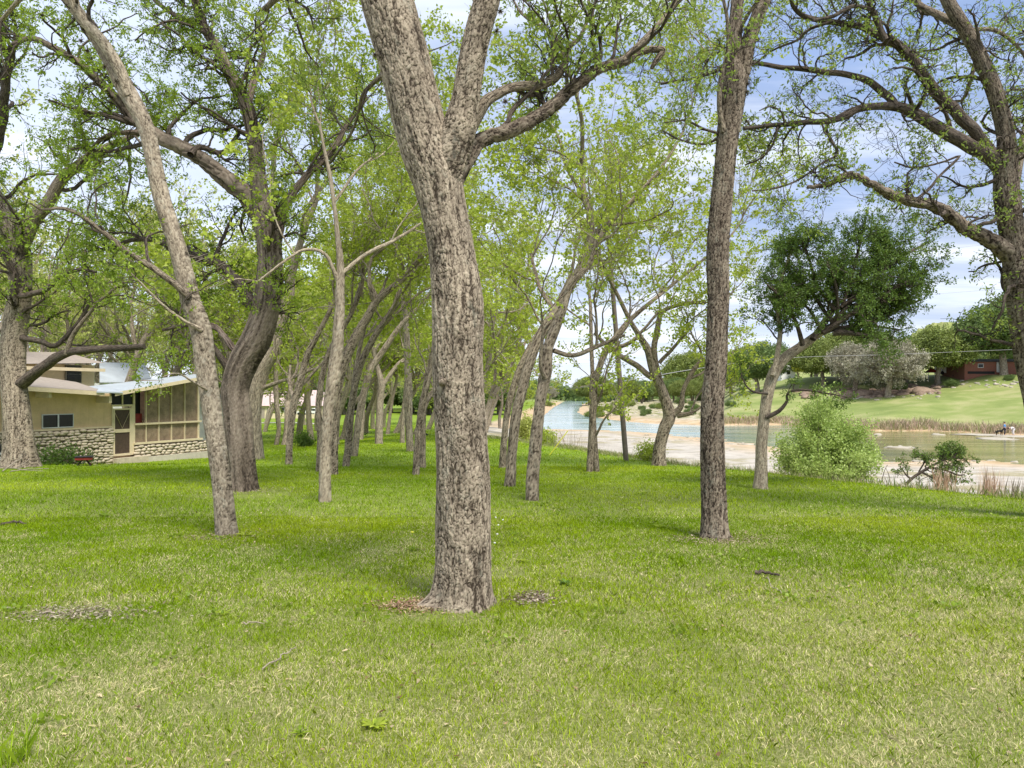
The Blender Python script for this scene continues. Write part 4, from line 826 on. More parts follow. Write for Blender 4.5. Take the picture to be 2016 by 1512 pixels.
# ---- the far wood covering the hills (a mass)
rng = np.random.default_rng(77); n = 3800
Yd = rng.uniform(520, 1900, n) ; Yd = np.where(rng.uniform(size=n) < .5, rng.uniform(480, 640, n), Yd); an = rng.uniform(-.75, .78, n); X = an * Yd
c = np.stack([X, Yd, height(X, Yd)], -1)
k = 26; off = unit(rng.normal(size=(n * k, 3))) * rng.uniform(.4, 1, (n * k, 1)); off[:, 2] = np.abs(off[:, 2])
pos = np.repeat(c, k, 0) + off * np.array([6.5, 6.5, 8.5]) * np.repeat(rng.uniform(.7, 1.2, n), k)[:, None]
a = Acc(); v, f, a_ = leaf_quads(pos, unit(rng.normal(size=(n * k, 3))), 2.3, 1, rng, 0, .4, 1.2, .2)
cl = np.repeat(np.repeat(rng.uniform(0, 1, n), k), 4); a_[:, 0] = np.clip(cl * .7 + a_[:, 0] * .3, 0, 1); a.add(v, f, M['oak_green'], a_)
tag(a.build('woodland'), 'dense green woodland covering the distant hills', 'woodland', kind='stuff')

# ------------------------------------------------------------------ grass
def blades(n, ylo, yhi, wd, ht, seed, tri=False, spread=1.0):
    rng = np.random.default_rng(seed)
    y = np.sqrt(rng.uniform(ylo ** 2, yhi ** 2, n)); x = rng.uniform(-.76, .80, n) * (y + (3.6 if yhi < 13 else 1.5))
    ok = edge_p(x, y) < .5 + rng.uniform(-.6, .6, n)
    dens = fbm(x * 2.3, y * 2.3, 3); ok &= rng.uniform(size=n) < .45 + 1.1 * (dens - .2)
    for cx, cy, rx, ry, k in BARE: ok &= (((x - cx) / rx) ** 2 + ((y - cy) / ry) ** 2 + (fbm(x * 5, y * 5) - .5) * 1.6 > 1) | (rng.uniform(size=n) < k)
    x = x[ok]; y = y[ok]; n = len(x); z = height(x, y)
    patch = fbm(x * .9 + 5, y * .9, 4); pf = fbm(x * 3.1, y * 3.1, 3)
    dry = np.clip(.50 - .045 * (y - 4), .04, .46) * np.clip((patch - .20) * 3.2, .45, 1.4) + (pf - .45) * .75
    isdry = rng.uniform(size=n) < dry
    g = rng.uniform(size=(n, 1)); hue = np.clip((fbm(x * .35, y * .35 + 9) - .3) * 2.2 + rng.normal(size=n) * .2, 0, 1)[:, None]
    green = np.array([.17, .285, .006]) * (1 - hue) + np.array([.34, .43, .018]) * hue
    green = green * (.45 + 1.0 * g)
    straw = np.array([.80, .72, .42]) * (.5 + .65 * rng.uniform(size=(n, 1))) 
    col = np.where(isdry[:, None], straw, green)
    h = ht * rng.uniform(.45, 1.25, n) * (.65 + .8 * fbm(x * 1.2, y * 1.2 + 3, 3)) * np.where(isdry, .7, 1)
    a0 = rng.uniform(0, 2 * np.pi, n); ln = rng.uniform(.2, 1.1, n) * np.where(isdry, 1.7, 1)
    dx = np.cos(a0) * ln; dy = np.sin(a0) * ln; fa = rng.uniform(0, np.pi, n); wx = np.cos(fa) * wd; wy = np.sin(fa) * wd * .6
    B = np.stack([x, y, z - .004], -1); W = np.stack([wx, wy, 0 * wx], -1) * rng.uniform(.6, 1.2, (n, 1))
    Mid = B + np.stack([dx * h * .35, dy * h * .35, h * .6], -1); T = B + np.stack([dx * h, dy * h, h * np.where(isdry, .75, 1)], -1)
    if tri: V = np.stack([B - W, B + W, T], 1); f = np.arange(n * 3).reshape(-1, 3); kk = 3
    else: V = np.stack([B - W, B + W, Mid + W * .8, T, Mid - W * .8], 1); f = np.arange(n * 5).reshape(-1, 5); kk = 5
    return V.reshape(-1, 3), f, np.repeat(col, kk, 0)
def gpt(px, py): p = ray(px, py); return p[0], p[1]
BARE = []
for px, py, rx, ry, k in [(1050, 1180, .13, .22, .25), (150, 1210, .35, .2, .45), (880, 1215, .42, .25, .35), (990, 1130, .22, .3, .4), (840, 1150, .2, .3, .5), (1440, 1075, .5, .3, .4), (480, 975, .9, .7, .3), (380, 1395, .3, .15, .4)]:
    gx_, gy_ = gpt(px, py); BARE.append((gx_, gy_, rx, ry, k))
ga = Acc()
for args in [(560000, 2.6, 6.5, .0016, .040, 1, False), (560000, 6.5, 12, .0028, .043, 2, False), (400000, 12, 24, .0060, .052, 3, True), (260000, 24, 60, .013, .07, 4, True), (120000, 60, 130, .035, .12, 5, True)]:
    v, f, c = blades(*args); ga.add(v, f, M['blade'], c)
tag(ga.build('grass'), 'short mown green grass with straw-coloured blades covering the lawn', 'grass', kind='stuff')

# dry grasses along banks
def stems(name, label, spots, ht, n, cols, seed, wd=.006, kind='stuff', cat='dry grass', spread=.35):
    rng = np.random.default_rng(seed); a = Acc(); P = np.asarray(spots, float); k = rng.integers(0, len(P), n)
    xy = P[k, :2] + rng.normal(size=(n, 2)) * P[k, 2:3] * .5; z = height(xy[:, 0], xy[:, 1])
    ok = z > WZ - .05; xy = xy[ok]; z = z[ok]; k = k[ok]; n = len(z)
    h = ht * P[k, 3] * rng.uniform(.4, 1.1, n); a0 = rng.uniform(0, 6.28, n); ln = rng.uniform(.05, spread, n) * 1.3
    B = np.stack([xy[:, 0], xy[:, 1], z - .02], -1); D = np.stack([np.cos(a0) * ln, np.sin(a0) * ln, np.ones(n)], -1)
    W = np.stack([np.cos(a0 + 1.5), np.sin(a0 + 1.5) * .4, 0 * a0], -1) * wd
    T = B + D * h[:, None]; Md = B + D * h[:, None] * .55 * np.array([.7, .7, 1])
    V = np.stack([B - W, B + W, Md + W * .8, T, Md - W * .8], 1).reshape(-1, 3)
    c = np.asarray(cols)[rng.integers(0, len(cols), n)] * rng.uniform(.6, 1.2, (n, 1))
    a.add(V, np.arange(n * 5).reshape(-1, 5), M['reed'], np.repeat(c, 5, 0)); o = a.build(name)
    return tag(o, label, cat, kind=kind)
fs = np.array(FAR_SH)
sp = []
for i in range(6, len(fs) - 1):
    for tt in np.linspace(0, 1, 30): p = fs[i] * (1 - tt) + fs[i + 1] * tt; sp.append((p[0] + 0.5, p[1] + 2.2 + RNG.uniform(-1, 2), 1.6, RNG.uniform(.5, 1.3)))
stems('reeds', 'tan and pinkish dry reeds lining the far waterline', sp, 1.25, 24000, [(.62, .47, .36), (.52, .37, .29), (.60, .52, .34), (.26, .30, .10), (.66, .55, .42), (.36, .38, .16)], 61, .035, spread=.6)
tan = [(.66, .45, .32), (.72, .57, .42), (.55, .36, .25)]
def tuft(px, py, Y, ht, n, label, seed, group='dry grass tufts at the lawn edge', cols=tan, w=.25):
    x = (px - CX) / F * Y; o = stems('grass_tuft', label, [(x, Y, w, 1)], ht, int(n * .6), cols, seed, .0035, None, 'grass tuft'); del_kind = o
    o['group'] = group
    if 'kind' in o: del o['kind']
tuft(1857, 0, 16.8, .6, 260, 'small reddish dry grass tuft beyond the lawn edge, near the leafy fallen branch', 71)
tuft(1948, 0, 16.2, .75, 420, 'tall reddish dry grass tuft beyond the lawn edge', 72)
tuft(2002, 0, 15.9, .6, 380, 'pale dry grass tuft at the right border beyond the lawn edge', 73, cols=[(.5, .43, .34), (.42, .36, .27)])
tuft(1130, 0, 40, 1.2, 420, 'grey-tan dry grass clump behind the two yellow guy markers', 74, cols=[(.42, .38, .30), (.35, .28, .22)], w=1.5)
p = ray(30, 1500); o = stems('grass_tuft', 'bright green tuft of long grass blades in the bottom left corner', [(p[0], p[1], .08, 1)], .2, 70, [(.30, .42, .03), (.22, .34, .02)], 75, .0025, None, 'grass tuft', spread=.8)
if 'kind' in o: del o['kind']
def edge_spots(y0, y1, n, off, w, hs):
    out = []
    for yy in np.linspace(y0, y1, n): out.append((float(np.interp(yy, EDGE[:, 1], EDGE[:, 0])) + off + RNG.uniform(-.3, .5), yy, w, RNG.uniform(*hs)))
    return out
stems('bank_grass', 'ragged pale weeds and uncut grass along the river side of the lawn', edge_spots(11, 60, 160, .7, .8, (.3, 1)), .30, 20000, [(.20, .27, .05), (.40, .36, .20), (.14, .22, .03), (.48, .42, .28), (.25, .30, .08)], 62, .006, spread=.7)

# ------------------------------------------------------------------ bush, fallen branches
def bushy(name, label, px, Y, wpx, toppx, basepx, leaf, seed, nst=46, size=.055, cl=4, stemmat='twig_pale', cat='bush', q=5):
    rng = np.random.default_rng(seed); x = (px - CX) / F * Y; z = h1(x, Y); b = np.array([x, Y, z]); H = EYE - (toppx - HY) / F * Y - z; Wd = wpx / 2 / F * Y
    t = thing(name, label, cat, None, b); A_ = Acc(); C_ = Acc()
    d = rng.normal(size=(nst, 3)); a0 = rng.uniform(0, 6.28, nst); sp_ = np.sqrt(rng.uniform(0, 1, nst)); K = 10
    tip = np.stack([np.cos(a0) * sp_ * Wd * .95, np.sin(a0) * sp_ * Wd * .95, H * (1.02 - .62 * sp_ ** 1.6) * rng.uniform(.75, 1, nst)], -1)
    tt = np.linspace(0, 1, K)[None, :, None]; P = np.tile(rng.normal(size=(nst, 1, 3)) * [.15, .15, 0], (1, K, 1)) + tip[:, None] * np.concatenate([np.repeat(tt ** 1.3, 2, 2), tt ** .8], 2) + rng.normal(size=(nst, K, 3)) * .03 * tt
    Rd = np.tile(np.linspace(.018, .004, K), (nst, 1)); v, f, a_ = tubes(P, Rd, 5); A_.add(v, f, M[stemmat], a_, True)
    P2, R2 = grow(P, Rd, 14, (.15, 1), (.25, .7), .8, .2, .05, 6, .6, .002, None, rng); v, f, a_ = tubes(P2, R2, 3); C_.add(v, f, M[stemmat], a_, True)
    idx = np.repeat(np.arange(len(P2)), cl * 3); k = rng.integers(1, 6, len(idx)); v, f, a_ = leaf_quads(P2[idx, k], P2[idx, k] - P2[idx, k - 1], size, q, rng, -.1, .3, .9, 1.4); C_.add(v, f, M[leaf], a_)
    A_.build('stems', t); C_.build('foliage', t); return t
bushy('bush', 'light green willow bush on the white rock beside the leaning oak', 1625, 25.5, 190, 765, 945, 'bush', 81, 80, .085, 4, q=6)
bushy('young_plant', 'small bright green sapling left of the crossing trunks by the river', 1072, 42, 22, 862, 905, 'spring', 82, 10, .12, 2, cat='plant')
bushy('young_plant', 'low green plant at the foot of the gnarled riverside tree', 1277, 27, 14, 888, 905, 'spring', 83, 6, .07, 2, cat='plant')
bushy('young_plant', 'yellow-green sapling on the white rock behind the crossing trunks', 1035, 75, 22, 800, 832, 'spring_pale', 84, 10, .2, 2, cat='plant')
bushy('iris_clump', 'dark green spiky plant at the foot of the cottage stone wall', 125, 25.6, 34, 900, 922, 'oak', 85, 14, .10, 1, cat='plant', q=3)
bushy('shrub', 'small dark shrub at the foot of the pale straight grove tree', 600, 49, 14, 857, 868, 'oak', 86, 6, .12, 2, cat='shrub')

# dead branch pile, right
Y = 20.5; xb = (1722 - CX) / F * Y; b = np.array([xb, Y, h1(xb, Y)]); t = Tree(301); rng = t.rng
for i in range(46):
    a0 = rng.uniform(-.5, .5) + (np.pi if i % 2 else 0); Ln = rng.uniform(.3, .85); p0 = b + np.array([rng.normal() * .25, rng.normal() * .2, rng.uniform(0.0, .22)])
    d = np.array([np.cos(a0), np.sin(a0) * .6, rng.uniform(-.05, .35)]); p1 = p0 + d * Ln * .5 + np.array([0, 0, .05]); p2_ = p0 + d * Ln + np.array([0, 0, -.12 * rng.uniform(0, 1.4)])
    r0 = rng.uniform(.006, .02); t.wood.tube(catmull([p0, p1, p2_], 8), np.linspace(r0, r0 * .4, 8), M['deadwood'], 6)
for pp in ([(1735, 950), (1742, 925), (1748, 915)], [(1752, 950), (1750, 935), (1744, 922)]):
    pts = [at(px, py, Y) for px, py in pp]; t.wood.tube(catmull(pts, 6), np.linspace(.012, .005, 6), M['bark_dark'], 6)
tt_ = thing('brush_pile', 'heap of grey dead branches beyond the lawn edge, right of the light green bush', 'branch pile', None, b); t.wood.v = [v - b for v in t.wood.v]; t.wood.build('dead_branches', tt_)

# fallen leafy branch
Y = 19.5; xb = (1795 - CX) / F * Y; b = np.array([xb, Y, h1(xb, Y)]); t = Tree(302)
for p in ([(1782, 955, 7), (1800, 938, 6), (1830, 920, 5), (1860, 905, 4), (1890, 900, 3), (1908, 912, 2)], [(1830, 920, 4), (1858, 925, 4), (1885, 935, 3), (1900, 935, 2)], [(1850, 908, 4), (1866, 892, 3), (1870, 882, 2)],
          [(1795, 945, 5), (1780, 930, 3), (1772, 918, 2)], [(1805, 935, 3), (1822, 905, 3), (1815, 895, 2)], [(1815, 930, 4), (1840, 942, 3), (1865, 948, 2)], [(1860, 905, 3), (1880, 888, 3), (1900, 892, 2)]):
    t.limb(px_limb(p, Y, (0, RNG.uniform(-.3, .4))), M['bark_dark'], 7, 20, .05, jag=.008)
t.foliage(cfg(n1=9, l1=(.15, .42), n2=6, l2=(.1, .25), n3=4, l3=(.05, .14), size=.055, cl=2, q=4, leaf=M['oak'], tw=.002, t1=(.25, 1), up1=-.02, keep=.45))
t.done('leaning broken branch with dark green leaves over the white rock', None, name='fallen_branch', cat='branch', base=b)

# ------------------------------------------------------------------ cottage
M['siding'] = plain('siding', (.64, .46, .28), .8, .12, 3, .002)
M['trim'] = plain('trim_paint', (.62, .52, .34), .7, .1, 4, .001)
M['concrete'] = plain('concrete', (.52, .47, .38), .9, .15, 5, .004)
M['mortar'] = plain('mortar', (.15, .12, .08), .95, .25, 8, .005)
M['cobble'] = plain('cobble_stone', (.50, .43, .32), .85, .22, 5, .004)
M['plywood'] = plain('weathered_plywood', (.26, .19, .125), .85, .35, 4, .002)
M['dark'] = plain('dark_interior', (.012, .011, .01), .6, .2, 5, 0)
M['screen'] = plain('insect_screen', (.075, .05, .035), .7, .3, 12, .001)
M['glass'] = plain('window_glass', (.008, .009, .009), .25, .2, 2, 0, .35)
M['alu'] = plain('aluminium', (.55, .56, .56), .4, .1, 6, 0, .5, .4)
M['sheet'] = plain('roof_sheet', (.47, .51, .55), .45, .15, 1.2, .003, .5, .2)
M['shingle'] = plain('shingles_brown', (.32, .27, .225), .95, .2, 7, .006)
M['shingle_grey'] = plain('shingles_grey', (.20, .20, .17), .95, .2, 7, .006)
M['pinkroof'] = plain('shingles_pink', (.50, .38, .36), .95, .15, 4, .006)
M['cream'] = plain('cream_wall', (.62, .53, .36), .85, .1, 2, .002)
M['white'] = plain('white_paint', (.72, .72, .70), .6, .1, 3, .001)
M['redpaint'] = plain('red_paint', (.22, .03, .02), .6, .25, 6, .001)
M['black'] = plain('black_iron', (.015, .015, .015), .5, .2, 8, .001)
M['yellow_plastic'] = plain('yellow_plastic', (.62, .60, .06), .5, .1, 8, 0)
M['vest'] = plain('hivis_vest', (.55, .75, .05), .7, .1, 8, 0)
M['cloth_blue'] = plain('blue_cloth', (.10, .30, .62), .85, .15, 8, .002)
M['cloth_white'] = plain('white_cloth', (.70, .66, .66), .85, .1, 8, .002)
M['cloth_navy'] = plain('navy_cloth', (.02, .025, .05), .85, .2, 8, .002)
M['skin'] = plain('skin', (.55, .33, .24), .6, .08, 8, 0)
M['hair'] = plain('hair', (.05, .035, .025), .8, .2, 20, 0)
M['fur_black'] = plain('black_fur', (.012, .011, .01), .8, .3, 20, 0)
M['fur_tan'] = plain('tan_fur', (.33, .19, .09), .8, .2, 20, 0)
M['pole'] = plain('pole_wood', (.17, .14, .115), .9, .3, 5, .004)
M['wire'] = plain('wire', (.30, .30, .29), .5, .1, 3, 0)
M['rockm'] = plain('limestone', (.40, .36, .29), .9, .22, 1.6, .02)
M['rock_brown'] = plain('brown_rock', (.26, .19, .14), .9, .35, 1.6, .02)
M['gravel'] = plain('pale_gravel', (.56, .51, .42), .95, .15, 3, .01)
m, nt = newmat('red_brick'); br = N(nt, 'ShaderNodeTexBrick'); br.inputs['Scale'].default_value = 1; br.inputs['Brick Width'].default_value = .22; br.inputs['Row Height'].default_value = .075
br.inputs['Color1'].default_value = (.26, .075, .045, 1); br.inputs['Color2'].default_value = (.19, .06, .04, 1); br.inputs['Mortar'].default_value = (.25, .18, .14, 1); br.inputs['Mortar Size'].default_value = .008
tc = N(nt, 'ShaderNodeTexCoord'); sx = N(nt, 'ShaderNodeSeparateXYZ'); L(nt, tc.outputs['Object'], sx.inputs[0]); cb = N(nt, 'ShaderNodeCombineXYZ'); L(nt, sx.outputs[0], cb.inputs[0]); L(nt, sx.outputs[2], cb.inputs[1]); L(nt, cb.outputs[0], br.inputs['Vector'])
finish(nt, br.outputs[0], .9); M['brick'] = m

HK = 1.2; HP0 = np.array([-14.9, 23.8]) * HK; HE = np.array([.376, .927]); HE = HE / np.linalg.norm(HE); HN = np.array([HE[1], -HE[0]])
def H(px, py, v=0.0):
    a_, b_ = (px - CX) / F, -(py - HY) / F; Yh = (v + HP0 @ HN) / (a_ * HN[0] + HN[1]); X = a_ * Yh
    return np.array([(X - HP0[0]) * HE[0] + (Yh - HP0[1]) * HE[1], -v, EYE + b_ * Yh])
HROT = math.atan2(HE[1], HE[0])
house = thing('cottage', 'low cottage with cobblestone base, tan siding, butterfly roof and boarded screen porch', 'house', None, (HP0[0], HP0[1], 0), HROT)
U = lambda px: H(px, 800)[0]
uL, uD0, uD1, uP0, uP1 = U(-170), U(219), U(260), U(262), U(392); uEnd = U(404)
zst = H(143, 843)[2]; zf = H(300, 870)[2]; zrail = H(320, 833)[2]; zg0 = H(330, 903)[2] - .5; zgL = H(130, 915)[2] - .4; ztopd = H(238, 800)[2]
def bx(name, lo, hi, mat, parent=house, label=None):
    a = Acc(); a.box(lo, hi, M[mat]); return part(name, a, parent, label)
ztop = H(228, 774)[2] + .25
def roofz(u):   # underside of the front eave line, in wall plane
    return float(np.interp(u, [uL, U(215), U(404)], [H(0, 758)[2] + .30, H(215, 776)[2] + .02, H(404, 748)[2] - .02]))
a = Acc()                                   # siding wall, boards with grooves
us = np.linspace(uL, uD0, 22)
for k in range(21):
    u0, u1 = us[k] + .0015, us[k + 1] - .0015
    a.hexa([(u0, 0, zst), (u1, 0, zst), (u1, .12, zst), (u0, .12, zst), (u0, 0, roofz(u0)), (u1, 0, roofz(u1)), (u1, .12, roofz(u1)), (u0, .12, roofz(u0))], M['siding'])
a.box((uL, .02, zst), (uD0, .118, roofz(uD0)), M['dark'])
a.box((uL, .13, zgL), (uP1 - .1, 6, zrail), M['siding'])
part('wall', a, house)
bx('sill_band', (uL, -.06, zst - .05), (uD0 - .02, .1, zst + .012), 'trim')
# window
wu0, wu1 = U(81.5), U(143.5); wz0 = H(112, 842.5)[2]; wz1 = H(112, 815)[2]
fr = Acc()
for lo, hi in [((wu0, -.05, wz0), (wu1, .02, wz0 + .035)), ((wu0, -.05, wz1 - .03), (wu1, .02, wz1)), ((wu0, -.05, wz0 + .035), (wu0 + .03, .02, wz1 - .03)), ((wu1 - .03, -.05, wz0 + .035), (wu1, .02, wz1 - .03)), (((wu0 + wu1) / 2 - .025, -.055, wz0 + .035), ((wu0 + wu1) / 2 + .03, .02, wz1 - .03))]: fr.box(lo, hi, M['alu'])
w_ = part('window', fr, house); bx('pane', (wu0 + .03, -.02, wz0 + .035), (wu1 - .03, .01, wz1 - .03), 'glass', w_)
# cobble walls
def cobbles(name, u0, u1, z0, z1, seed, v0=-.16):
    rng = np.random.default_rng(seed); a = Acc(); a.box((u0, v0 + .1, z0), (u1, .1, z1), M['mortar'])
    z = z1 - .02; base = None
    while z > z0:
        hrow = rng.uniform(.085, .15); u = u0 + rng.uniform(-.1, 0)
        while u < u1:
            w = rng.uniform(.14, .42) * (1 if hrow > .11 else 1.15); c = (min(max(u + w / 2, u0 + .08), u1 - .06), v0 + .09, z - hrow / 2 + rng.normal() * .018)
            n0 = a.n; a.ball(c, (w * .51, rng.uniform(.06, .10), hrow * rng.uniform(.42, .56)), M['cobble'], 9, 6)
            u += w * .98
        z -= hrow * .9
    return part(name, a, house)
cobbles('stone_wall', uL, uD0 - .02, zgL, zst - .05, 5)
zpw = H(330, 868)[2] - .1
cobbles('stone_wall', uP0 + .02, uEnd + .12, H(400, 888)[2], zpw, 6)
bx('foundation', (uD0, -.20, zg0 - .3), (uEnd + .14, .2, H(400, 888)[2] - .003), 'concrete')
bx('doorstep', (uD0 - .1, -.42, zg0 - .3), (uD1 + .5, -.205, H(240, 900)[2]), 'cobble')
# door
dz0 = H(238, 897)[2]; dz1 = H(238, 804)[2]; d = Acc(); du0, du1 = U(221), U(257)
zm0, zm1 = H(238, 850)[2], H(238, 846)[2]; wst = (du1 - du0) * .09
for lo, hi in [((du0, -.06, dz0), (du0 + wst, 0, dz1)), ((du1 - wst, -.06, dz0), (du1, 0, dz1)), ((du0 + wst, -.06, dz1 - .06), (du1 - wst, 0, dz1)), ((du0 + wst, -.06, dz0), (du1 - wst, 0, dz0 + .09)), ((du0 + wst, -.06, zm0 - .03), (du1 - wst, 0, zm1 + .03))]: d.box(lo, hi, M['trim'])
door = part('screen_door', d, house); sc_ = Acc(); sc_.box((du0 + wst, -.03, zm1 + .03), (du1 - wst, -.01, dz1 - .06), M['screen']); sc_.box((du0 + wst, -.03, dz0 + .09), (du1 - wst, -.01, zm0 - .03), M['screen']); part('mesh_panel', sc_, door)
xx = Acc(); xx.tube([(du0 + wst, -.045, dz1 - .15), ((du0 + du1) / 2, -.045, zm1 + .05), (du1 - wst, -.045, dz1 - .15)], .008, M['trim'], 5); part('brace', xx, door)
bx('door_frame', (uD0 - .01, -.05, dz0), (du0 - .01, .1, dz1 + .08), 'trim'); bx('door_frame', (du1 + .01, -.05, dz0), (uP0 + .03, .1, dz1 + .08), 'trim'); bx('door_frame', (uD0 - .01, -.055, dz1 + .082), (uP0 + .03, .1, dz1 + .16), 'trim')
bx('transom', (uD0, .02, dz1 + .163), (uP0, .1, roofz(uD0) + .1), 'dark')
bx('transom_post', ((uD0 + uP0) / 2 - .03, -.02, dz1 + .163), ((uD0 + uP0) / 2 + .03, .016, roofz(uD0) + .02), 'trim')
# porch bays
studs = [U(p) for p in (263, 287, 312, 337, 363, 390)]
for k, u in enumerate(studs):
    w = .09 if k in (0, 5) else .035; a = Acc(); a.hexa([(u - w / 2, -.04, zf), (u + w / 2, -.04, zf), (u + w / 2, .05, zf), (u - w / 2, .05, zf), (u - w / 2, -.04, roofz(u) + .08), (u + w / 2, -.04, roofz(u) + .08), (u + w / 2, .05, roofz(u) + .08), (u - w / 2, .05, roofz(u) + .08)], M['trim']); part('post', a, house)
bx('rail', (studs[0], -.10, zrail - .03), (uP1 + .06, -.043, zrail + .05), 'trim'); bx('porch_sill', (studs[0] - .05, -.12, zf - .06), (uP1 + .12, -.043, zf + .03), 'trim')
for k in range(5):
    u0, u1 = studs[k] + .02, studs[k + 1] - .02; a = Acc()
    if k == 0:
        a.box((u0, .3, zrail), (u1, .32, roofz(u0) + .1), M['dark']); part('opening', a, house); bx('board', (u0 + .25, .2, zrail), (u1, .25, zrail + .45), 'redpaint', house, 'red-brown board inside the open bay')
    else: a.hexa([(u0, .02, zrail), (u1, .02, zrail), (u1, .045, zrail), (u0, .045, zrail), (u0, .02, roofz(u0) + .08), (u1, .02, roofz(u1) + .08), (u1, .045, roofz(u1) + .08), (u0, .045, roofz(u0) + .08)], M['plywood']); part('plywood_panel', a, house)
    bx('plywood_panel', (u0, .02, zf + .03), (u1, .045, zrail - .03), 'plywood')
a = Acc(); a.hexa([(uP1 - .05, .06, zf - .5), (uP1 + .02, .06, zf - .5), (uP1 + .02, 4, zf - .5), (uP1 - .05, 4, zf - .5), (uP1 - .05, .06, roofz(uP1)), (uP1 + .02, .06, roofz(uP1)), (uP1 + .02, 4, roofz(uP1) + .1), (uP1 - .05, 4, roofz(uP1) + .1)], M['plywood']); part('end_wall', a, house)
# roofs
def slab(name, p, q, vf, vb, pb, qb, th, mat, parent=house, fascia='trim'):
    """p,q: pixel of the front top edge (left, right) on plane vf; pb,qb: pixel of the back edge on plane vb"""
    A0, A1, B0, B1 = H(*p, vf), H(*q, vf), H(*pb, vb), H(*qb, vb); dn = np.array([0, 0, th])
    a = Acc(); a.hexa([A0 - dn, A1 - dn, B1 - dn, B0 - dn, A0, A1, B1, B0], M[mat]); o = part(name, a, parent)
    f = Acc(); e = np.array([0, -.03, 0]); g = np.array([0, -.002, 0]); dz = np.array([0, 0, -.015]); d2 = np.array([0, 0, -th - .10])
    f.hexa([A0 + d2 + e, A1 + d2 + e, A1 + d2 + g, A0 + d2 + g, A0 + dz + e, A1 + dz + e, A1 + dz + g, A0 + dz + g], M[fascia]); part('fascia', f, o); return o
slab('roof', (-170, 745), (205, 770.5), .85, -4.5, (-200, 700), (150, 752), .07, 'shingle')
slab('roof', (226, 772), (393, 742), .85, -4.0, (170, 761), (392, 735.5), .06, 'sheet')
a = Acc(); A0, A1, B0, B1 = H(190, 772, .93), H(242, 773, .93), H(240, 767, .2), H(196, 763, .2); dn = np.array([0, 0, .025]); a.hexa([A0 - dn, A1 - dn, B0 - dn, B1 - dn, A0 + dn, A1 + dn, B0 + dn, B1 + dn], M['sheet']); part('valley_flashing', a, house, 'bent white sheet metal over the roof valley')
for px, zz in ((98, 783), (217, 793), (316, 775)):
    c = H(px, zz, .7); a = Acc(); a.box((c[0] - .06, -.72, c[2]), (c[0] + .06, .0, c[2] + .26), M['trim']); part('roof_beam', a, house)

# storey behind and its roof
up = thing('upstairs_house', 'cream two-storey house with tan hip roof rising behind the cottage', 'house', None, (HP0[0], HP0[1], 0), HROT)
A0, A1 = H(-60, 765, -7), H(186, 765, -7); zt = H(100, 716, -7)[2]
a = Acc(); a.box((A0[0], 7, -1.5), (A1[0], 13, zt), M['cream']); part('wall', a, up)
w0, w1 = H(131, 752, -6.93), H(158, 722, -6.93); wn = Acc(); wn.box((w0[0] - .06, 6.9, w0[2] - .06), (w1[0] + .06, 6.96, w1[2] + .06), M['shingle_grey']); wo = part('window', wn, up)
for z0, z1 in ((w0[2], (w0[2] + w1[2]) / 2 - .02), ((w0[2] + w1[2]) / 2 + .02, w1[2])): bx('pane', (w0[0], 6.87, z0), (w1[0], 6.899, z1), 'glass', wo)
e0, e1 = H(-60, 717, -6.3), H(206, 714.5, -6.3); r0, r1 = H(-60, 693, -10), H(128, 693, -10); bk = np.array([0, 7.4, 0]); a = Acc()
V = [e0, e1, r1, r0, e0 + bk, e1 + bk]; a.add(V, [[0, 1, 2, 3], [3, 2, 5, 4]], M['shingle']); a.add([e1, e1 + bk, r1], [[0, 1, 2]], M['shingle']); dn = np.array([0, 0, -.02]); a.add([e0 + dn, e1 + dn, e1 + bk + dn, e0 + bk + dn], [[3, 2, 1, 0]], M['cream']); rf = part('roof', a, up)
a = Acc(); a.box((e0[0], 6.26, e0[2] - .16), (e1[0], 6.3, e0[2] - .005), M['trim']); part('fascia', a, rf)
shd = thing('metal_roof_shed', 'shed with pale blue-white metal roof behind the cottage porch', 'shed', None, (HP0[0], HP0[1], 0), HROT)
s0, s1, s2, s3 = H(196, 752, -13), H(300, 752, -13), H(285, 715, -17), H(196, 713, -17); dn = np.array([0, 0, .06])
a = Acc(); a.hexa([s0 - dn, s1 - dn, s2 - dn, s3 - dn, s0, s1, s2, s3], M['sheet']); part('roof', a, shd)
a = Acc(); a.box((s0[0] + .1, 13.2, -1.5), (s1[0] - .3, 16.8, s0[2] - .08), M['white']); part('wall', a, shd)

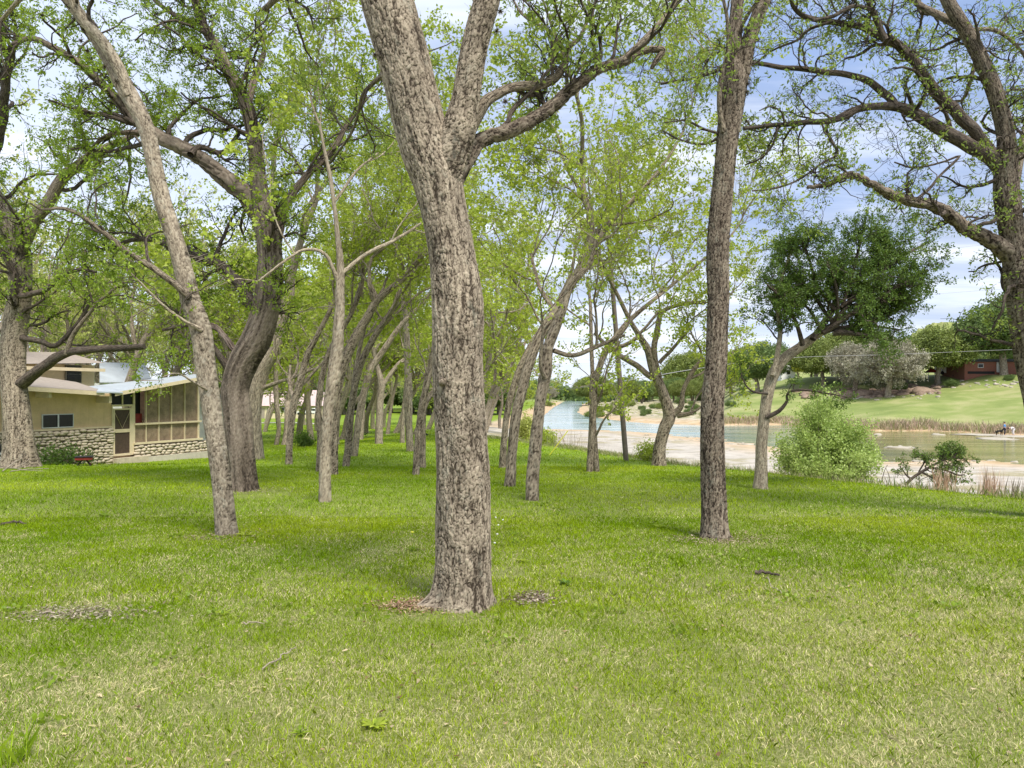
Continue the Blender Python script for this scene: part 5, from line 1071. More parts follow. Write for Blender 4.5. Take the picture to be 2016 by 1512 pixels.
def simple_house(name, label, cat, px0, px1, py0, pyt, pyr, Y, wall, roof, depth=7, wins=(), doors=(), ridge_in=.12, base=None):
    x0, x1 = (px0 - CX) / F * Y, (px1 - CX) / F * Y; z0 = EYE - (py0 - HY) / F * Y; zt = EYE - (pyt - HY) / F * Y; zr = EYE - (pyr - HY) / F * Y
    g = thing(name, label, cat, None, ((x0 + x1) / 2, Y, z0)); w = (x1 - x0) / 2; a = Acc(); a.box((-w, 0, -1.5), (w, depth, zt - z0), M[wall]); part('wall', a, g)
    o = .5; ri = w * 2 * ridge_in; h = zt - z0; hr = zr - z0; a = Acc()
    V = np.array([(-w - o, -o, h), (w + o, -o, h), (w + o, depth + o, h), (-w - o, depth + o, h), (-w + ri, depth / 2, hr), (w - ri, depth / 2, hr)], float)
    a.add(V, [[0, 1, 5, 4], [2, 3, 4, 5]], M[roof]); a.add(V, [[1, 2, 5], [3, 0, 4]], M[roof]); a.add(V[:4] - [0, 0, .02], [[3, 2, 1, 0]], M['dark']); part('roof', a, g)
    for (p0, p1, q0, q1, mt, nm) in list(wins) + list(doors):
        u0 = (p0 - CX) / F * Y - (x0 + x1) / 2; u1 = (p1 - CX) / F * Y - (x0 + x1) / 2; v0 = EYE - (q1 - HY) / F * Y - z0; v1 = EYE - (q0 - HY) / F * Y - z0
        a = Acc(); a.box((u0, -.06, v0), (u1, -.004, v1), M['white' if nm == 'window' else mt]); o_ = part(nm, a, g)
        if nm == 'window': bx('pane', (u0 + .08 * (u1 - u0), -.09, v0 + .08), (u1 - .08 * (u1 - u0), -.064, v1 - .08), mt, o_)
    return g
simple_house('pink_roofed_house', 'far cream house with pinkish roof seen between the grove trunks', 'house', 492, 640, 829, 799, 768, 150, 'cream', 'pinkroof', 9, [(526, 532, 802, 813, 'glass', 'window'), (552, 560, 802, 812, 'glass', 'window')], [(514, 521, 804, 826, 'shingle', 'door')])
simple_house('outbuilding', 'small white-walled outbuilding just right of the cottage porch', 'shed', 378, 420, 838, 786, 776, 52, 'white', 'shingle_grey', 4)
pb_ = ray(1948, 738, 100); YB = pb_[1]
simple_house('brick_house', 'long low red brick house with dark roof across the river', 'house', 1899, 2060, 737, 712, 705, YB, 'brick', 'shingle_grey', 8, [(1925, 1936, 716, 724, 'glass', 'window')], [(1962, 1969, 713, 733, 'white', 'door'), (1976, 1978, 712, 734, 'white', 'door_trim'), (1905, 1958, 731, 736, 'dark', 'deck_shade')])
simple_house('white_cottage', 'small white house half hidden among trees across the river', 'house', 1538, 1566, 742, 728, 718, 190, 'white', 'shingle_grey', 7, [(1548, 1556, 729, 737, 'glass', 'window')])
# trailer, truck, car
def vehicle(name, label, cat, px0, px1, py0, pyt, Y, wall, box_only=False):
    x0, x1 = (px0 - CX) / F * Y, (px1 - CX) / F * Y; z0 = EYE - (py0 - HY) / F * Y; zt = EYE - (pyt - HY) / F * Y; Ln = x1 - x0; h = zt - z0; r = h * .2
    g = thing(name, label, cat, None, ((x0 + x1) / 2, Y, z0)); a = Acc(); w = Ln / 2
    if box_only: prof = [(-w, r), (w, r), (w, h * .97), (w * .97, h), (-w * .97, h), (-w, h * .97)]
    else: prof = [(-w, r), (w, r), (w, h * .55), (w * .62, h * .6), (w * .42, h * .97), (-w * .3, h), (-w * .55, h * .62), (-w, h * .58)]
    n = len(prof); V = [(x, 0, z) for x, z in prof] + [(x, 2, z) for x, z in prof]; a.add(V, [[i, (i + 1) % n, (i + 1) % n + n, i + n] for i in range(n)], M[wall]); a.add(V[:n], [list(range(n))[::-1]], M[wall]); a.add(V[n:], [list(range(n))], M[wall]); part('body', a, g)
    for sx in (-.62, .62):
        for y0 in (-.02, 1.84): 
            a = Acc(); th = np.linspace(0, 6.283, 14, endpoint=False); V = [(sx * w + r * math.cos(t_), y0, r + r * math.sin(t_)) for t_ in th] + [(sx * w + r * math.cos(t_), y0 + .18, r + r * math.sin(t_)) for t_ in th]
            a.add(V, [[i, (i + 1) % 14, (i + 1) % 14 + 14, i + 14] for i in range(14)], M['black']); a.add(V[:14], [list(range(14))], M['black']); a.add(V[14:], [list(range(14))[::-1]], M['black']); part('wheel', a, g)
    if not box_only: bx('side_window', (-w * .45, -.02, h * .62), (w * .38, -.004, h * .9), 'glass', g)
    else: bx('side_door', (w * .2, -.02, r * 1.5), (w * .35, -.004, h * .8), 'alu', g)
    return g
vehicle('white_trailer', 'white box trailer between the oaks across the river', 'trailer', 1850, 1877, 738, 719, ray(1864, 741, 100)[1], 'white', True)
vehicle('white_car', 'white car parked beyond the grove left of the pale straight trunk', 'car', 584, 603, 817, 805, 135, 'white')
vehicle('white_car', 'white car parked beyond the grove behind the pale straight trunk', 'car', 608, 626, 816, 804, 140, 'white')

# grey path by the far house
a = Acc(); pts = np.array([ray(px, py) for px, py in [(470, 834), (520, 833), (560, 832.5), (600, 833.5), (640, 836)]]); pts = catmull(pts, 30)
for k in range(29):
    w = np.array([0, 1.6, 0]); p, q2 = pts[k], pts[k + 1]; a.add([p + [0, -1.6, .05], q2 + [0, -1.6, .05], q2 + w + [0, 0, .05], p + w + [0, 0, .05]], [[0, 1, 2, 3]], M['gravel'])
struct(a.build('path'))

# ------------------------------------------------------------------ pole, wires, markers
b = ray(1232, 908); Yp = b[1]; po = thing('utility_pole', 'grey wooden utility pole leaning slightly left at the river edge', 'utility pole', None, b)
a = Acc(); base_ = at(1233, 912, Yp) - b; top_ = at(1196, 440, Yp) - b; a.tube([base_, base_ * .5 + top_ * .5, top_], [10.5 / 2 / F * Yp, 9.5 / 2 / F * Yp, 8 / 2 / F * Yp], M['pole'], 12); part('pole', a, po)
a = Acc(); a.box(top_ + [-.9, -.05, -.5], top_ + [.9, .05, -.38], M['pole']); part('crossarm', a, po)
for sx in (-.8, 0, .8):
    a = Acc(); a.tube([top_ + [sx, 0, -.38], top_ + [sx, 0, -.22]], .035, M['white'], 8); part('insulator', a, po)
def wire(label, pts, r, name='power_line', mat='wire', cat='wire', group='wires over the river'):
    P = [at(*p) for p in pts]; a = Acc(); C = catmull(P, 30); a.tube(C - C[0], r, M[mat], 5); o = part(name, a, None); o.location = C[0]; return tag(o, label, cat, group)
tpt = at(1196, 447, Yp)
wire('lowest wire crossing in front of the far oaks', [(1219, 752, Yp), (1400, 722, 45), (1560, 704, 60), (1780, 697, 70), (2000, 688, 75), (2150, 684, 80)], .016)
wire('middle wire across the sky near the right border', [(1214, 640, Yp), (1500, 612, 45), (1830, 580, 60), (2016, 566, 70), (2150, 556, 75)], .009)
wire('upper wire across the sky near the right border', [(1205, 560, Yp), (1500, 524, 45), (1850, 491, 60), (2016, 474, 70), (2150, 462, 75)], .009)
wire('wire running left from the utility pole toward the grove', [(1219, 752, Yp), (1150, 762, 40), (1080, 768, 60), (1000, 772, 90)], .012)
for (p0, p1, lab) in [((1082, 896), (1118, 848), 'yellow guy-wire marker rising from the lawn edge, right one of two'), ((1063, 873), (1080, 846), 'yellow guy-wire marker beside the crossing trunks, left one of two')]:
    Yg = ray(p0[0], p0[1])[1]; P0, P1 = at(*p0, Yg), at(*p1, Yg); a = Acc(); a.tube([P0 * 0, (P1 - P0)], .022, M['yellow_plastic'], 6); o = part('guy_marker', a, None); o.location = P0; tag(o, lab, 'guy wire marker', 'yellow guy-wire markers')

# ------------------------------------------------------------------ rocks
def rock(c, s, rng, a, m):
    n0 = sum(len(x) for x in a.v); a.ball((0, 0, 0), (1, 1, 1), m, 9, 6); V = a.v
    for k in range(len(V) - 1, len(V)):
        v = V[k]; nz = 1 + .35 * np.sin(v[:, :1] * 3 + rng.uniform(0, 6)) * np.cos(v[:, 1:2] * 3.3 + rng.uniform(0, 6)) + rng.normal(size=(len(v), 1)) * .10
        V[k] = v * nz * np.asarray(s) * rng.uniform(.7, 1.3, 3) + c
def rockfield(name, label, spots, size, n, mat, seed, flat=.45):
    rng = np.random.default_rng(seed); a = Acc()
    for i in range(n):
        px0, px1, py0, py1 = spots[rng.integers(len(spots))]; p = ray(rng.uniform(px0, px1), rng.uniform(py0, py1), 55); s = size * rng.uniform(.3, 1.2) * rng.uniform(.5, 1)
        rock(p, (s, s * .8, s * flat), rng, a, M[mat])
    return tag(a.build(name), label, 'rocks', kind='stuff')
rockfield('rock_ledge', 'brown and grey rocks along the ledge under the far oaks', [(1560, 1740, 770, 784), (1740, 1850, 762, 778), (1640, 1760, 768, 780)], 1.5, 160, 'rock_brown', 91)
rockfield('pale_rocks', 'pale boulders scattered on the far bank ledge and slope', [(1830, 2016, 750, 764), (1600, 1850, 776, 788), (1180, 1400, 782, 815), (1170, 1300, 800, 820)], .55, 200, 'rockm', 92)
rockfield('shore_stones', 'low pale stones at the water edge of the limestone bed', [(1400, 1700, 872, 893), (1750, 2016, 893, 915), (1050, 1380, 853, 870)], .45, 170, 'rockm', 93, .25)
for i, (px, py, sx, lab) in enumerate([(1772, 882, 1.0, 'pale rock breaking the water surface behind the light green bush'), (1728, 856, .6, 'small pale rock in the water right of the light green bush'), (1845, 856, .7, 'small pale flat rock in the middle of the shallow water'), (1965, 864, 2.6, 'long tan rock shelf in the water in front of the two people'), (1925, 856, 3.2, 'flat tan rock shelf left of the dog'), (1985, 858, 3.5, 'tan rock shelf under the two people'), (1442, 876, .9, 'small pale rock in the shallows left of the leaning oak'), (1468, 876, .8, 'small pale rock in the shallows behind the leaning oak trunk')]):
    Yr = (EYE - WZ) * F / (py - HY); c = np.array([(px - CX) / F * Yr, Yr, WZ]); a = Acc(); rr = np.random.default_rng(400 + i); rock((0, 0, 0), (sx, sx * .9, .10 if sx > 2 else .22 * sx), rr, a, M['rockm'])
    if i == 0:
        for k in range(5): rock((rr.uniform(-1.3, 1.3), rr.uniform(-.8, .8), 0), (.4, .4, .2), rr, a, M['rockm'])
    o = part('river_rock', a, None); o.location = c; tag(o, lab, 'rock', 'rocks in the river')

# ------------------------------------------------------------------ people and dog
def skinned(name, verts, edges, radii, mat, parent, root=0, sub=2):
    me = bpy.data.meshes.new(name); me.from_pydata([tuple(v) for v in verts], edges, []); o = link(name, me, parent)
    md = o.modifiers.new('skin', 'SKIN'); md.use_smooth_shade = True
    for i, r in enumerate(radii):
        sv = me.skin_vertices[0].data[i]; sv.radius = (r, r) if not isinstance(r, tuple) else r; sv.use_root = (i == root)
    o.modifiers.new('sub', 'SUBSURF').render_levels = sub; o.modifiers['sub'].levels = sub
    me.materials.append(M[mat]); return o
def person(label, loc, rz, joints, shirt, trousers, hairc='hair', group='people wading across the river', name='person'):
    g = thing(name, label, 'person', group, loc, rz); J = joints
    names = ['pelvis', 'waist', 'chest', 'neck', 'head', 'crown', 'shL', 'elL', 'wrL', 'haL', 'shR', 'elR', 'wrR', 'haR', 'hipL', 'knL', 'anL', 'toL', 'hipR', 'knR', 'anR', 'toR']
    ix = {n: i for i, n in enumerate(names)}; E = [('pelvis', 'waist'), ('waist', 'chest'), ('chest', 'neck'), ('neck', 'head'), ('head', 'crown'), ('chest', 'shL'), ('shL', 'elL'), ('elL', 'wrL'), ('wrL', 'haL'), ('chest', 'shR'), ('shR', 'elR'), ('elR', 'wrR'), ('wrR', 'haR'), ('pelvis', 'hipL'), ('hipL', 'knL'), ('knL', 'anL'), ('anL', 'toL'), ('pelvis', 'hipR'), ('hipR', 'knR'), ('knR', 'anR'), ('anR', 'toR')]
    rad = dict(pelvis=.13, waist=.12, chest=.14, neck=.055, head=.10, crown=.085, shL=.06, elL=.042, wrL=.028, haL=.03, shR=.06, elR=.042, wrR=.028, haR=.03, hipL=.085, knL=.058, anL=.038, toL=.035, hipR=.085, knR=.058, anR=.038, toR=.035)
    body = skinned('body', [J[n] for n in names], [(ix[a_], ix[b_]) for a_, b_ in E], [rad[n] for n in names], 'skin', g)
    def cl(nm, ns, es, grow_, mt): skinned(nm, [J[n] if isinstance(n, str) else n for n in ns], es, [(rad[n] if isinstance(n, str) else .05) + grow_ for n in ns], mt, g)
    cl('shirt', ['pelvis', 'waist', 'chest', 'shL', 'elL', 'shR', 'elR'], [(0, 1), (1, 2), (2, 3), (3, 4), (2, 5), (5, 6)], .022, shirt)
    cl('trousers', ['pelvis', 'hipL', 'knL', 'anL', 'hipR', 'knR', 'anR'], [(0, 1), (1, 2), (2, 3), (0, 4), (4, 5), (5, 6)], .02, trousers)
    a = Acc(); c = np.array(J['crown']) * .75 + np.array(J['head']) * .25; a.ball(c + [0, .02, .02], (.105, .11, .10), M[hairc], 12, 8); part('hair', a, g)
    hd = np.array(J['head']); a = Acc(); a.ball(hd + [0, -.115, -.01], (.014, .022, .02), M['skin'], 6, 4)
    a.ball(hd + [-.035, -.098, .03], (.012, .008, .008), M['dark'], 6, 4); a.ball(hd + [.035, -.098, .03], (.012, .008, .008), M['dark'], 6, 4); a.ball(hd + [0, -.1, -.05], (.025, .008, .006), M['redpaint'], 6, 4); part('face', a, g)
    return g
stand = dict(pelvis=(0, 0, .93), waist=(0, 0, 1.08), chest=(0, .01, 1.32), neck=(0, 0, 1.47), head=(0, -.02, 1.58), crown=(0, -.01, 1.68), shL=(-.19, 0, 1.38), elL=(-.24, .02, 1.12), wrL=(-.22, -.12, .92), haL=(-.2, -.16, .86), shR=(.19, 0, 1.38), elR=(.25, .0, 1.12), wrR=(.30, -.12, .96), haR=(.31, -.18, .92), hipL=(-.1, 0, .88), knL=(-.12, -.03, .48), anL=(-.13, .02, .08), toL=(-.14, -.14, .03), hipR=(.1, 0, .88), knR=(.15, -.02, .48), anR=(.18, .02, .08), toR=(.2, -.14, .03))
pz = lambda Y_: WZ + .05
Yq = (EYE - WZ) * F / (858 - HY)
person('person in a blue shirt and dark trousers standing beside the black dog', ((1978 - CX) / F * Yq, Yq, WZ + .06), .9, stand, 'cloth_blue', 'cloth_navy')
bend = dict(pelvis=(.18, .0, .86), waist=(.06, 0, .98), chest=(-.18, 0, 1.02), neck=(-.33, 0, .98), head=(-.43, -.0, .93), crown=(-.52, 0, .88), shL=(-.2, -.18, .98), elL=(-.3, -.2, .74), wrL=(-.38, -.16, .52), haL=(-.4, -.15, .46), shR=(-.2, .18, .98), elR=(-.36, .2, .8), wrR=(-.5, .12, .66), haR=(-.55, .1, .61), hipL=(.16, -.1, .82), knL=(.05, -.12, .44), anL=(.15, -.12, .07), toL=(.0, -.12, .03), hipR=(.16, .1, .82), knR=(.08, .12, .44), anR=(.2, .12, .07), toR=(.05, .12, .03))
person('person in white bending over at the water edge, right of the person in blue', ((1996 - CX) / F * Yq, Yq + .3, WZ + .06), 0, bend, 'cloth_white', 'cloth_white')
mow = dict(stand); mow.update(pelvis=(0, 0, .75), waist=(0, 0, .9), chest=(0, 0, 1.12), neck=(0, 0, 1.27), head=(0, -.02, 1.38), crown=(0, 0, 1.48), shL=(-.19, 0, 1.18), elL=(-.22, -.1, .95), wrL=(-.15, -.3, .95), haL=(-.13, -.38, .96), shR=(.19, 0, 1.18), elR=(.22, -.1, .95), wrR=(.15, -.3, .95), haR=(.13, -.38, .96), hipL=(-.1, 0, .72), knL=(-.14, -.4, .72), anL=(-.14, -.45, .32), toL=(-.14, -.6, .28), hipR=(.1, 0, .72), knR=(.14, -.4, .72), anR=(.14, -.45, .32), toR=(.14, -.6, .28))
pm = ray(1881, 742, 100)
person('person in a bright yellow-green vest riding a mower across the river', (pm[0], pm[1], pm[2]), 1.3, mow, 'vest', 'cloth_navy', group=None)
g = thing('riding_mower', 'dark riding mower under the person in the yellow-green vest', 'mower', None, (pm[0], pm[1], pm[2]), 1.3)
a = Acc(); a.box((-.35, -1.0, .3), (.35, -.45, .75), M['black']); a.box((-.55, -.4, .15), (.55, .5, .3), M['black']); a.box((-.3, -.2, .3), (.3, .45, .62), M['black']); part('body', a, g)
for sx in (-.5, .5):
    for yy, r in ((-.8, .2), (.35, .28)): a = Acc(); a.tube([(sx - .08, yy, r), (sx + .08, yy, r)], r, M['black'], 12); part('wheel', a, g)
a = Acc(); a.tube([(0, -.5, .75), (0, -.4, .98)], .02, M['black'], 6); a.tube([(.17 * math.cos(t_), -.38 + .1 * math.sin(t_), .97 + .05 * math.sin(t_)) for t_ in np.linspace(0, 6.283, 14)], .012, M['black'], 5); part('steering_wheel', a, g)
# dog, facing right with its tail low
Yd_ = Yq + .1; g = thing('dog', 'black and tan dog standing at the water edge left of the person in blue', 'dog', None, ((1968 - CX) / F * Yd_, Yd_, WZ + .05), 0)
J = [(-.38, 0, .55), (-.1, 0, .56), (.2, 0, .58), (.36, 0, .68), (.48, 0, .80), (.66, 0, .76),
     (-.40, -.09, .42), (-.36, -.1, .30), (-.46, -.1, .17), (-.43, -.1, .02), (-.40, .09, .42), (-.30, .1, .30), (-.40, .1, .17), (-.36, .1, .02),
     (.26, -.09, .42), (.26, -.1, .22), (.27, -.1, .02), (.24, .09, .42), (.20, .1, .22), (.21, .1, .02), (-.52, 0, .48), (-.64, 0, .34), (-.72, 0, .24)]
E = [(0, 1), (1, 2), (2, 3), (3, 4), (4, 5), (0, 6), (6, 7), (7, 8), (8, 9), (0, 10), (10, 11), (11, 12), (12, 13), (2, 14), (14, 15), (15, 16), (2, 17), (17, 18), (18, 19), (0, 20), (20, 21), (21, 22)]
skinned('body', J, E, [.13, .125, .16, .10, .085, .035, .08, .055, .035, .03, .08, .055, .035, .03, .06, .038, .03, .06, .038, .03, .05, .045, .02], 'fur_black', g, 1)
for sy in (-.05, .05): a = Acc(); V = [(.42, sy - .03, .86), (.47, sy + .03, .86), (.44, sy, .97), (.44, sy + .02, .86)]; a.add(V, [[0, 1, 2], [1, 3, 2], [3, 0, 2]], M['fur_black']); part('ear', a, g)
a = Acc(); a.ball((.24, 0, .44), (.12, .12, .13), M['fur_tan'], 10, 8)
for (x_, y_) in [(-.44, -.1), (-.37, .1), (.27, -.1), (.21, .1)]: a.tube([(x_, y_, .2), (x_ + .01, y_, .0)], [.042, .036], M['fur_tan'], 7)
part('tan_markings', a, g)
# red awning / canopy seen through the fork
pr = ray(1838, 752, 100); g = thing('red_canopy', 'small red cloth canopy seen through the forked oak trunk across the river', 'canopy', None, pr)
a = Acc(); a.add([(-1.1, 0, 1.9), (1.1, 0, 1.9), (1.1, 1.6, 1.9), (-1.1, 1.6, 1.9), (0, .8, 3.0)], [[0, 1, 4], [1, 2, 4], [2, 3, 4], [3, 0, 4]], M['redpaint']); part('cloth', a, g)
for x_ in (-1, 1):
    for y_ in (.05, 1.5): a = Acc(); a.tube([(x_, y_, 0), (x_, y_, 1.9)], .05, M['white'], 6); part('post', a, g)
# picnic bench across the river
pk = ray(1738, 760, 100); g = thing('picnic_table', 'dark picnic table beside the grey oak across the river', 'picnic table', None, pk)
a = Acc(); a.box((-.9, -.35, .70), (.9, .35, .76), M['black']); part('table_top', a, g)
for sy in (-.75, .6): a = Acc(); a.box((-.9, sy, .42), (.9, sy + .2, .46), M['black']); part('seat', a, g)
for sx in (-.6, .6): a = Acc(); a.tube([(sx, -.7, 0), (sx, .2, .7)], .04, M['black'], 5); a.tube([(sx, .7, 0), (sx, -.2, .7)], .04, M['black'], 5); part('leg', a, g)

# ------------------------------------------------------------------ small things by the cottage
p = ray(166, 917); p[2] = h1(p[0], p[1]); sY = p[1]; g = thing('charcoal_grill', 'low red and black charcoal grill at the foot of the stone wall', 'grill', None, p, .4); u_ = sY / F
a = Acc(); a.box((-15 * u_, -.22, 12 * u_), (15 * u_, .22, 17 * u_), M['redpaint']); part('bowl', a, g); a = Acc(); a.box((-16 * u_, -.24, 17 * u_ + .003), (16 * u_, .24, 18.5 * u_), M['black']); part('grate', a, g)
for x0, x1 in ((-12, -3), (12, 3)): 
    a = Acc(); a.tube([(x0 * u_, -.15, 0), (x1 * u_, 0, 12 * u_)], .02, M['black'], 6); part('leg', a, g)
    a = Acc(); a.tube([(x0 * u_, .15, 0), (x1 * u_, 0, 12 * u_)], .02, M['redpaint'], 6); part('leg', a, g)
p = ray(290, 903); g = thing('garden_stool', 'tiny black iron stool in front of the cottage porch', 'stool', None, p, .3)
a = Acc(); a.box((-.14, -.1, .15), (.16, .1, .18), M['black']); part('seat', a, g)
for x_, y_ in ((-.12, -.08), (.12, -.08), (-.12, .08), (.12, .08)): a = Acc(); a.tube([(x_ * 1.2, y_, 0), (x_, y_, .15)], .012, M['black'], 5); part('leg', a, g)
Yw = 24.6; c = at(4, 897, Yw); g = thing('garden_cart', 'dark metal garden cart with white-spoked wheel at the left border', 'cart', None, (c[0], Yw, h1(c[0], Yw)))
rW = .22; a = Acc(); th = np.linspace(0, 2 * np.pi, 25); cz = rW + .01; a.tube([(rW * math.cos(t_), 0, cz + rW * math.sin(t_)) for t_ in th], .022, M['black'], 6); w_ = part('wheel', a, g)
a = Acc()
for t_ in np.linspace(0, 2 * np.pi, 8)[:-1]: a.tube([(0, 0, cz), (rW * math.cos(t_), 0, cz + rW * math.sin(t_))], .012, M['white'], 5)
part('spokes', a, w_)
a = Acc(); a.hexa([(-.5, .05, .3), (.1, .05, .3), (.1, .6, .3), (-.5, .6, .3), (-.6, .03, .66), (.16, .03, .66), (.16, .66, .66), (-.6, .66, .66)], M['black']); part('tray', a, g)
# sticks at the cottage tree and around the lawn
def sticks(name, label, lst, mat='deadwood', group=None, cat='sticks', depth=None):
    b0 = ray(*lst[0][0][:2]) if depth is None else at(lst[0][0][0], lst[0][0][1], depth)
    a = Acc()
    for pts in lst:
        P = [ray(q_[0], q_[1]) + np.array([0, 0, (q_[2] if len(q_) > 2 else .02)]) for q_ in pts[:-1]]; P = catmull(P, 12)
        nz = RNG.normal(size=P.shape) * .008; a.tube(P + nz - b0, np.linspace(pts[-1], pts[-1] * .5, 12), M[mat], 6)
    o = part(name, a, None); o.location = b0; return tag(o, label, cat, group)
sticks('fallen_sticks', 'pale fallen sticks heaped at the foot of the stout cottage tree', [[(5, 930, .03), (40, 924, .3), (70, 915, .55), .018], [(20, 930, .03), (60, 927, .05), (95, 926, .05), .02], [(0, 922, .05), (45, 928, .05), (85, 929, .03), .015], [(30, 926, .05), (55, 922, .25), (62, 918, .4), .012]])
SG = 'sticks lying in the lawn'
sticks('stick', 'dark bark-covered stick in the grass in front of the tall straight tree', [[(1486, 1134, .03), (1508, 1134, .035), (1534, 1137, .03), .022]], 'bark_dark', SG, 'stick')
sticks('stick', 'thin pale twig slanting in the grass left of the big trunk base', [[(520, 1328, .03), (555, 1305, .04), (582, 1288, .04), .006]], 'deadwood', SG, 'stick')
sticks('stick', 'dark stick in the grass at the left border', [[(2, 1036, .03), (28, 1033, .04), (52, 1035, .03), .022]], 'bark_dark', SG, 'stick')
sticks('stick', 'thin twig with a knotted end in the grass below the dark stick', [[(1510, 1148, .05), (1518, 1160, .04), (1540, 1176, .03), .006]], 'deadwood', SG, 'stick')
sticks('stick', 'pale bent twig lying at the foot of the big front trunk', [[(878, 1204, .05), (892, 1202, .05), (905, 1197, .06), .012]], 'fur_tan', SG, 'stick')
sticks('stick', 'straight thin twig in the grass below the left bare patch', [[(478, 1236, .03), (505, 1234, .03), (530, 1233, .03), .006]], 'deadwood', SG, 'stick')
sticks('stick', 'short weathered stick beside the bare dirt at the left', [[(85, 1213, .02), (105, 1214, .03), (125, 1214, .02), .009]], 'deadwood', SG, 'stick')
def weed(px, py, size, n, mat, label, seed, grp='broad-leaved weeds in the lawn'):
    p = ray(px, py); rng = np.random.default_rng(seed); a = Acc(); A0 = rng.uniform(0, 6.28, n); V = []; T = []
    for k in range(n):
        d = np.array([math.cos(A0[k]), math.sin(A0[k]), 0]); sdv = np.array([-d[1], d[0], 0]); l_ = size * rng.uniform(.5, 1.1); e = rng.uniform(.25, .9); w_ = l_ * .16
        r_ = lambda t_, ww: d * l_ * t_ + np.array([0, 0, l_ * e * (t_ - .55 * t_ * t_)]) + sdv * w_ * ww
        V += [r_(0, -.12), r_(0, .12), r_(.5, 1), r_(.5, -1), r_(.85, .7), r_(.85, -.7), r_(1, 0), r_(1, 0)]; b0 = 8 * k
        T += [[b0, b0 + 1, b0 + 2, b0 + 3], [b0 + 3, b0 + 2, b0 + 4, b0 + 5], [b0 + 5, b0 + 4, b0 + 6, b0 + 7]]
    at_ = np.repeat(np.stack([rng.uniform(size=n), rng.uniform(size=n), np.zeros(n)], -1), 8, 0); a.add(np.array(V) + [0, 0, .01], T, M[mat], at_)
    a.tube([(0, 0, -.02), (0, 0, .03)], size * .05, M[mat], 6)
    o = part('weed', a, None); o.location = p; return tag(o, label, 'weed', grp)
for i, (px, py, s, n, mt, lab) in enumerate([(1115, 1152, .09, 26, 'oak', 'dark green leafy weed right of the big front trunk'), (592, 1450, .055, 14, 'spring_deep', 'broad-leaved weed near the bottom edge, left of the other one'), (738, 1436, .075, 30, 'spring', 'bright broad-leaved weed near the bottom edge, below the big trunk'), (482, 1058, .12, 24, 'spring', 'bright weed at the foot of the slim leaning tree'), (1030, 1108, .09, 30, 'spring', 'bright weed patch right behind the big front trunk'), (815, 1085, .10, 20, 'spring_deep', 'weed left behind the big front trunk'), (205, 1018, .13, 34, 'spring_deep', 'dark weed clump in front of the cottage'), (440, 1212, .08, 16, 'spring', 'small weed in the grass right of the bare dirt patch'), (1300, 1040, .10, 34, 'spring', 'clover patch left of the tall straight tree')]):
    weed(px, py, s, n, mt, lab, 500 + i)
p = ray(811, 1058); a = Acc(); a.tube([(0, 0, 0), (.005, 0, .06)], .003, M['vest'], 5); a.ball((.005, 0, .065), (.025, .025, .012), M['yellow_plastic'], 10, 5); o = part('dandelion', a, None); o.location = p; tag(o, 'single yellow dandelion in the grass left behind the big trunk', 'flower')
for i, (px, py) in enumerate([(976, 1026), (981, 1042), (979, 1060), (974, 1078), (990, 1031)]):
    p = ray(px, py); a = Acc(); a.tube([(0, 0, 0), (0, 0, .05)], .002, M['vest'], 5); a.ball((0, 0, .055), (.014, .014, .01), M['white'], 8, 5); o = part('clover_flower', a, None); o.location = p; tag(o, 'small white clover flower just right behind the big front trunk', 'flower', 'white clover flowers')
for i, (px, py, lab) in enumerate([(720, 858, 'black bird on the grass behind the tight leaning pair'), (791, 871, 'black bird on the grass at the foot of the small dark trunk'), (840, 859, 'black bird on the grass close to the big front trunk')]):
    p = ray(px, py); g = thing('bird', lab, 'bird', 'black birds on the lawn', p, i * 1.3)
    skinned('body', [(-.16, 0, .10), (-.05, 0, .13), (.06, 0, .17), (.12, 0, .24), (.17, 0, .24)], [(0, 1), (1, 2), (2, 3), (3, 4)], [.015, .05, .055, .032, .01], 'fur_black', g, 1)
    for sy in (-.025, .025): a = Acc(); a.tube([(0, sy, .1), (.01, sy, 0)], .006, M['black'], 5); part('leg', a, g)
# root litter
def litter(label, px, py, rx, ry, n, seed, cols):
    c = ray(px, py); rng = np.random.default_rng(seed); x = rng.normal(size=n) * rx * .5 + c[0]; y = rng.normal(size=n) * ry * .5 + c[1]; z = height(x, y) + .012 + rng.uniform(0, .02, n)
    p = np.stack([x, y, z], -1); d = unit(rng.normal(size=(n, 3)) * [1, 1, .25]); s = unit(np.cross(d, [0, 0, 1])) ; ln = rng.uniform(.012, .045, (n, 1)); w = rng.uniform(.003, .012, (n, 1))
    V = np.stack([p - s * w, p + d * ln * .5 - s * w, p + d * ln + s * w * .3, p + s * w], 1).reshape(-1, 3); col = np.asarray(cols)[rng.integers(0, len(cols), n)] * rng.uniform(.6, 1.2, (n, 1))
    a = Acc(); a.add(V, np.arange(n * 4).reshape(-1, 4), M['reed'], np.repeat(col, 4, 0)); tag(a.build('leaf_litter'), label, 'leaf litter', kind='stuff')
litter('reddish bark and leaf litter at the left root of the big front trunk', 820, 1195, .32, .22, 900, 1, [(.36, .22, .15), (.48, .36, .24), (.2, .12, .08)])
litter('dark leaf litter on the bare patch right of the big front trunk', 1050, 1182, .22, .3, 500, 2, [(.22, .16, .12), (.45, .38, .3), (.1, .07, .05)])
litter('small dry leaves and catkins scattered over the whole near lawn', 1008, 1150, 9, 8, 1600, 4, [(.30, .2, .12), (.5, .4, .26), (.14, .09, .05)])
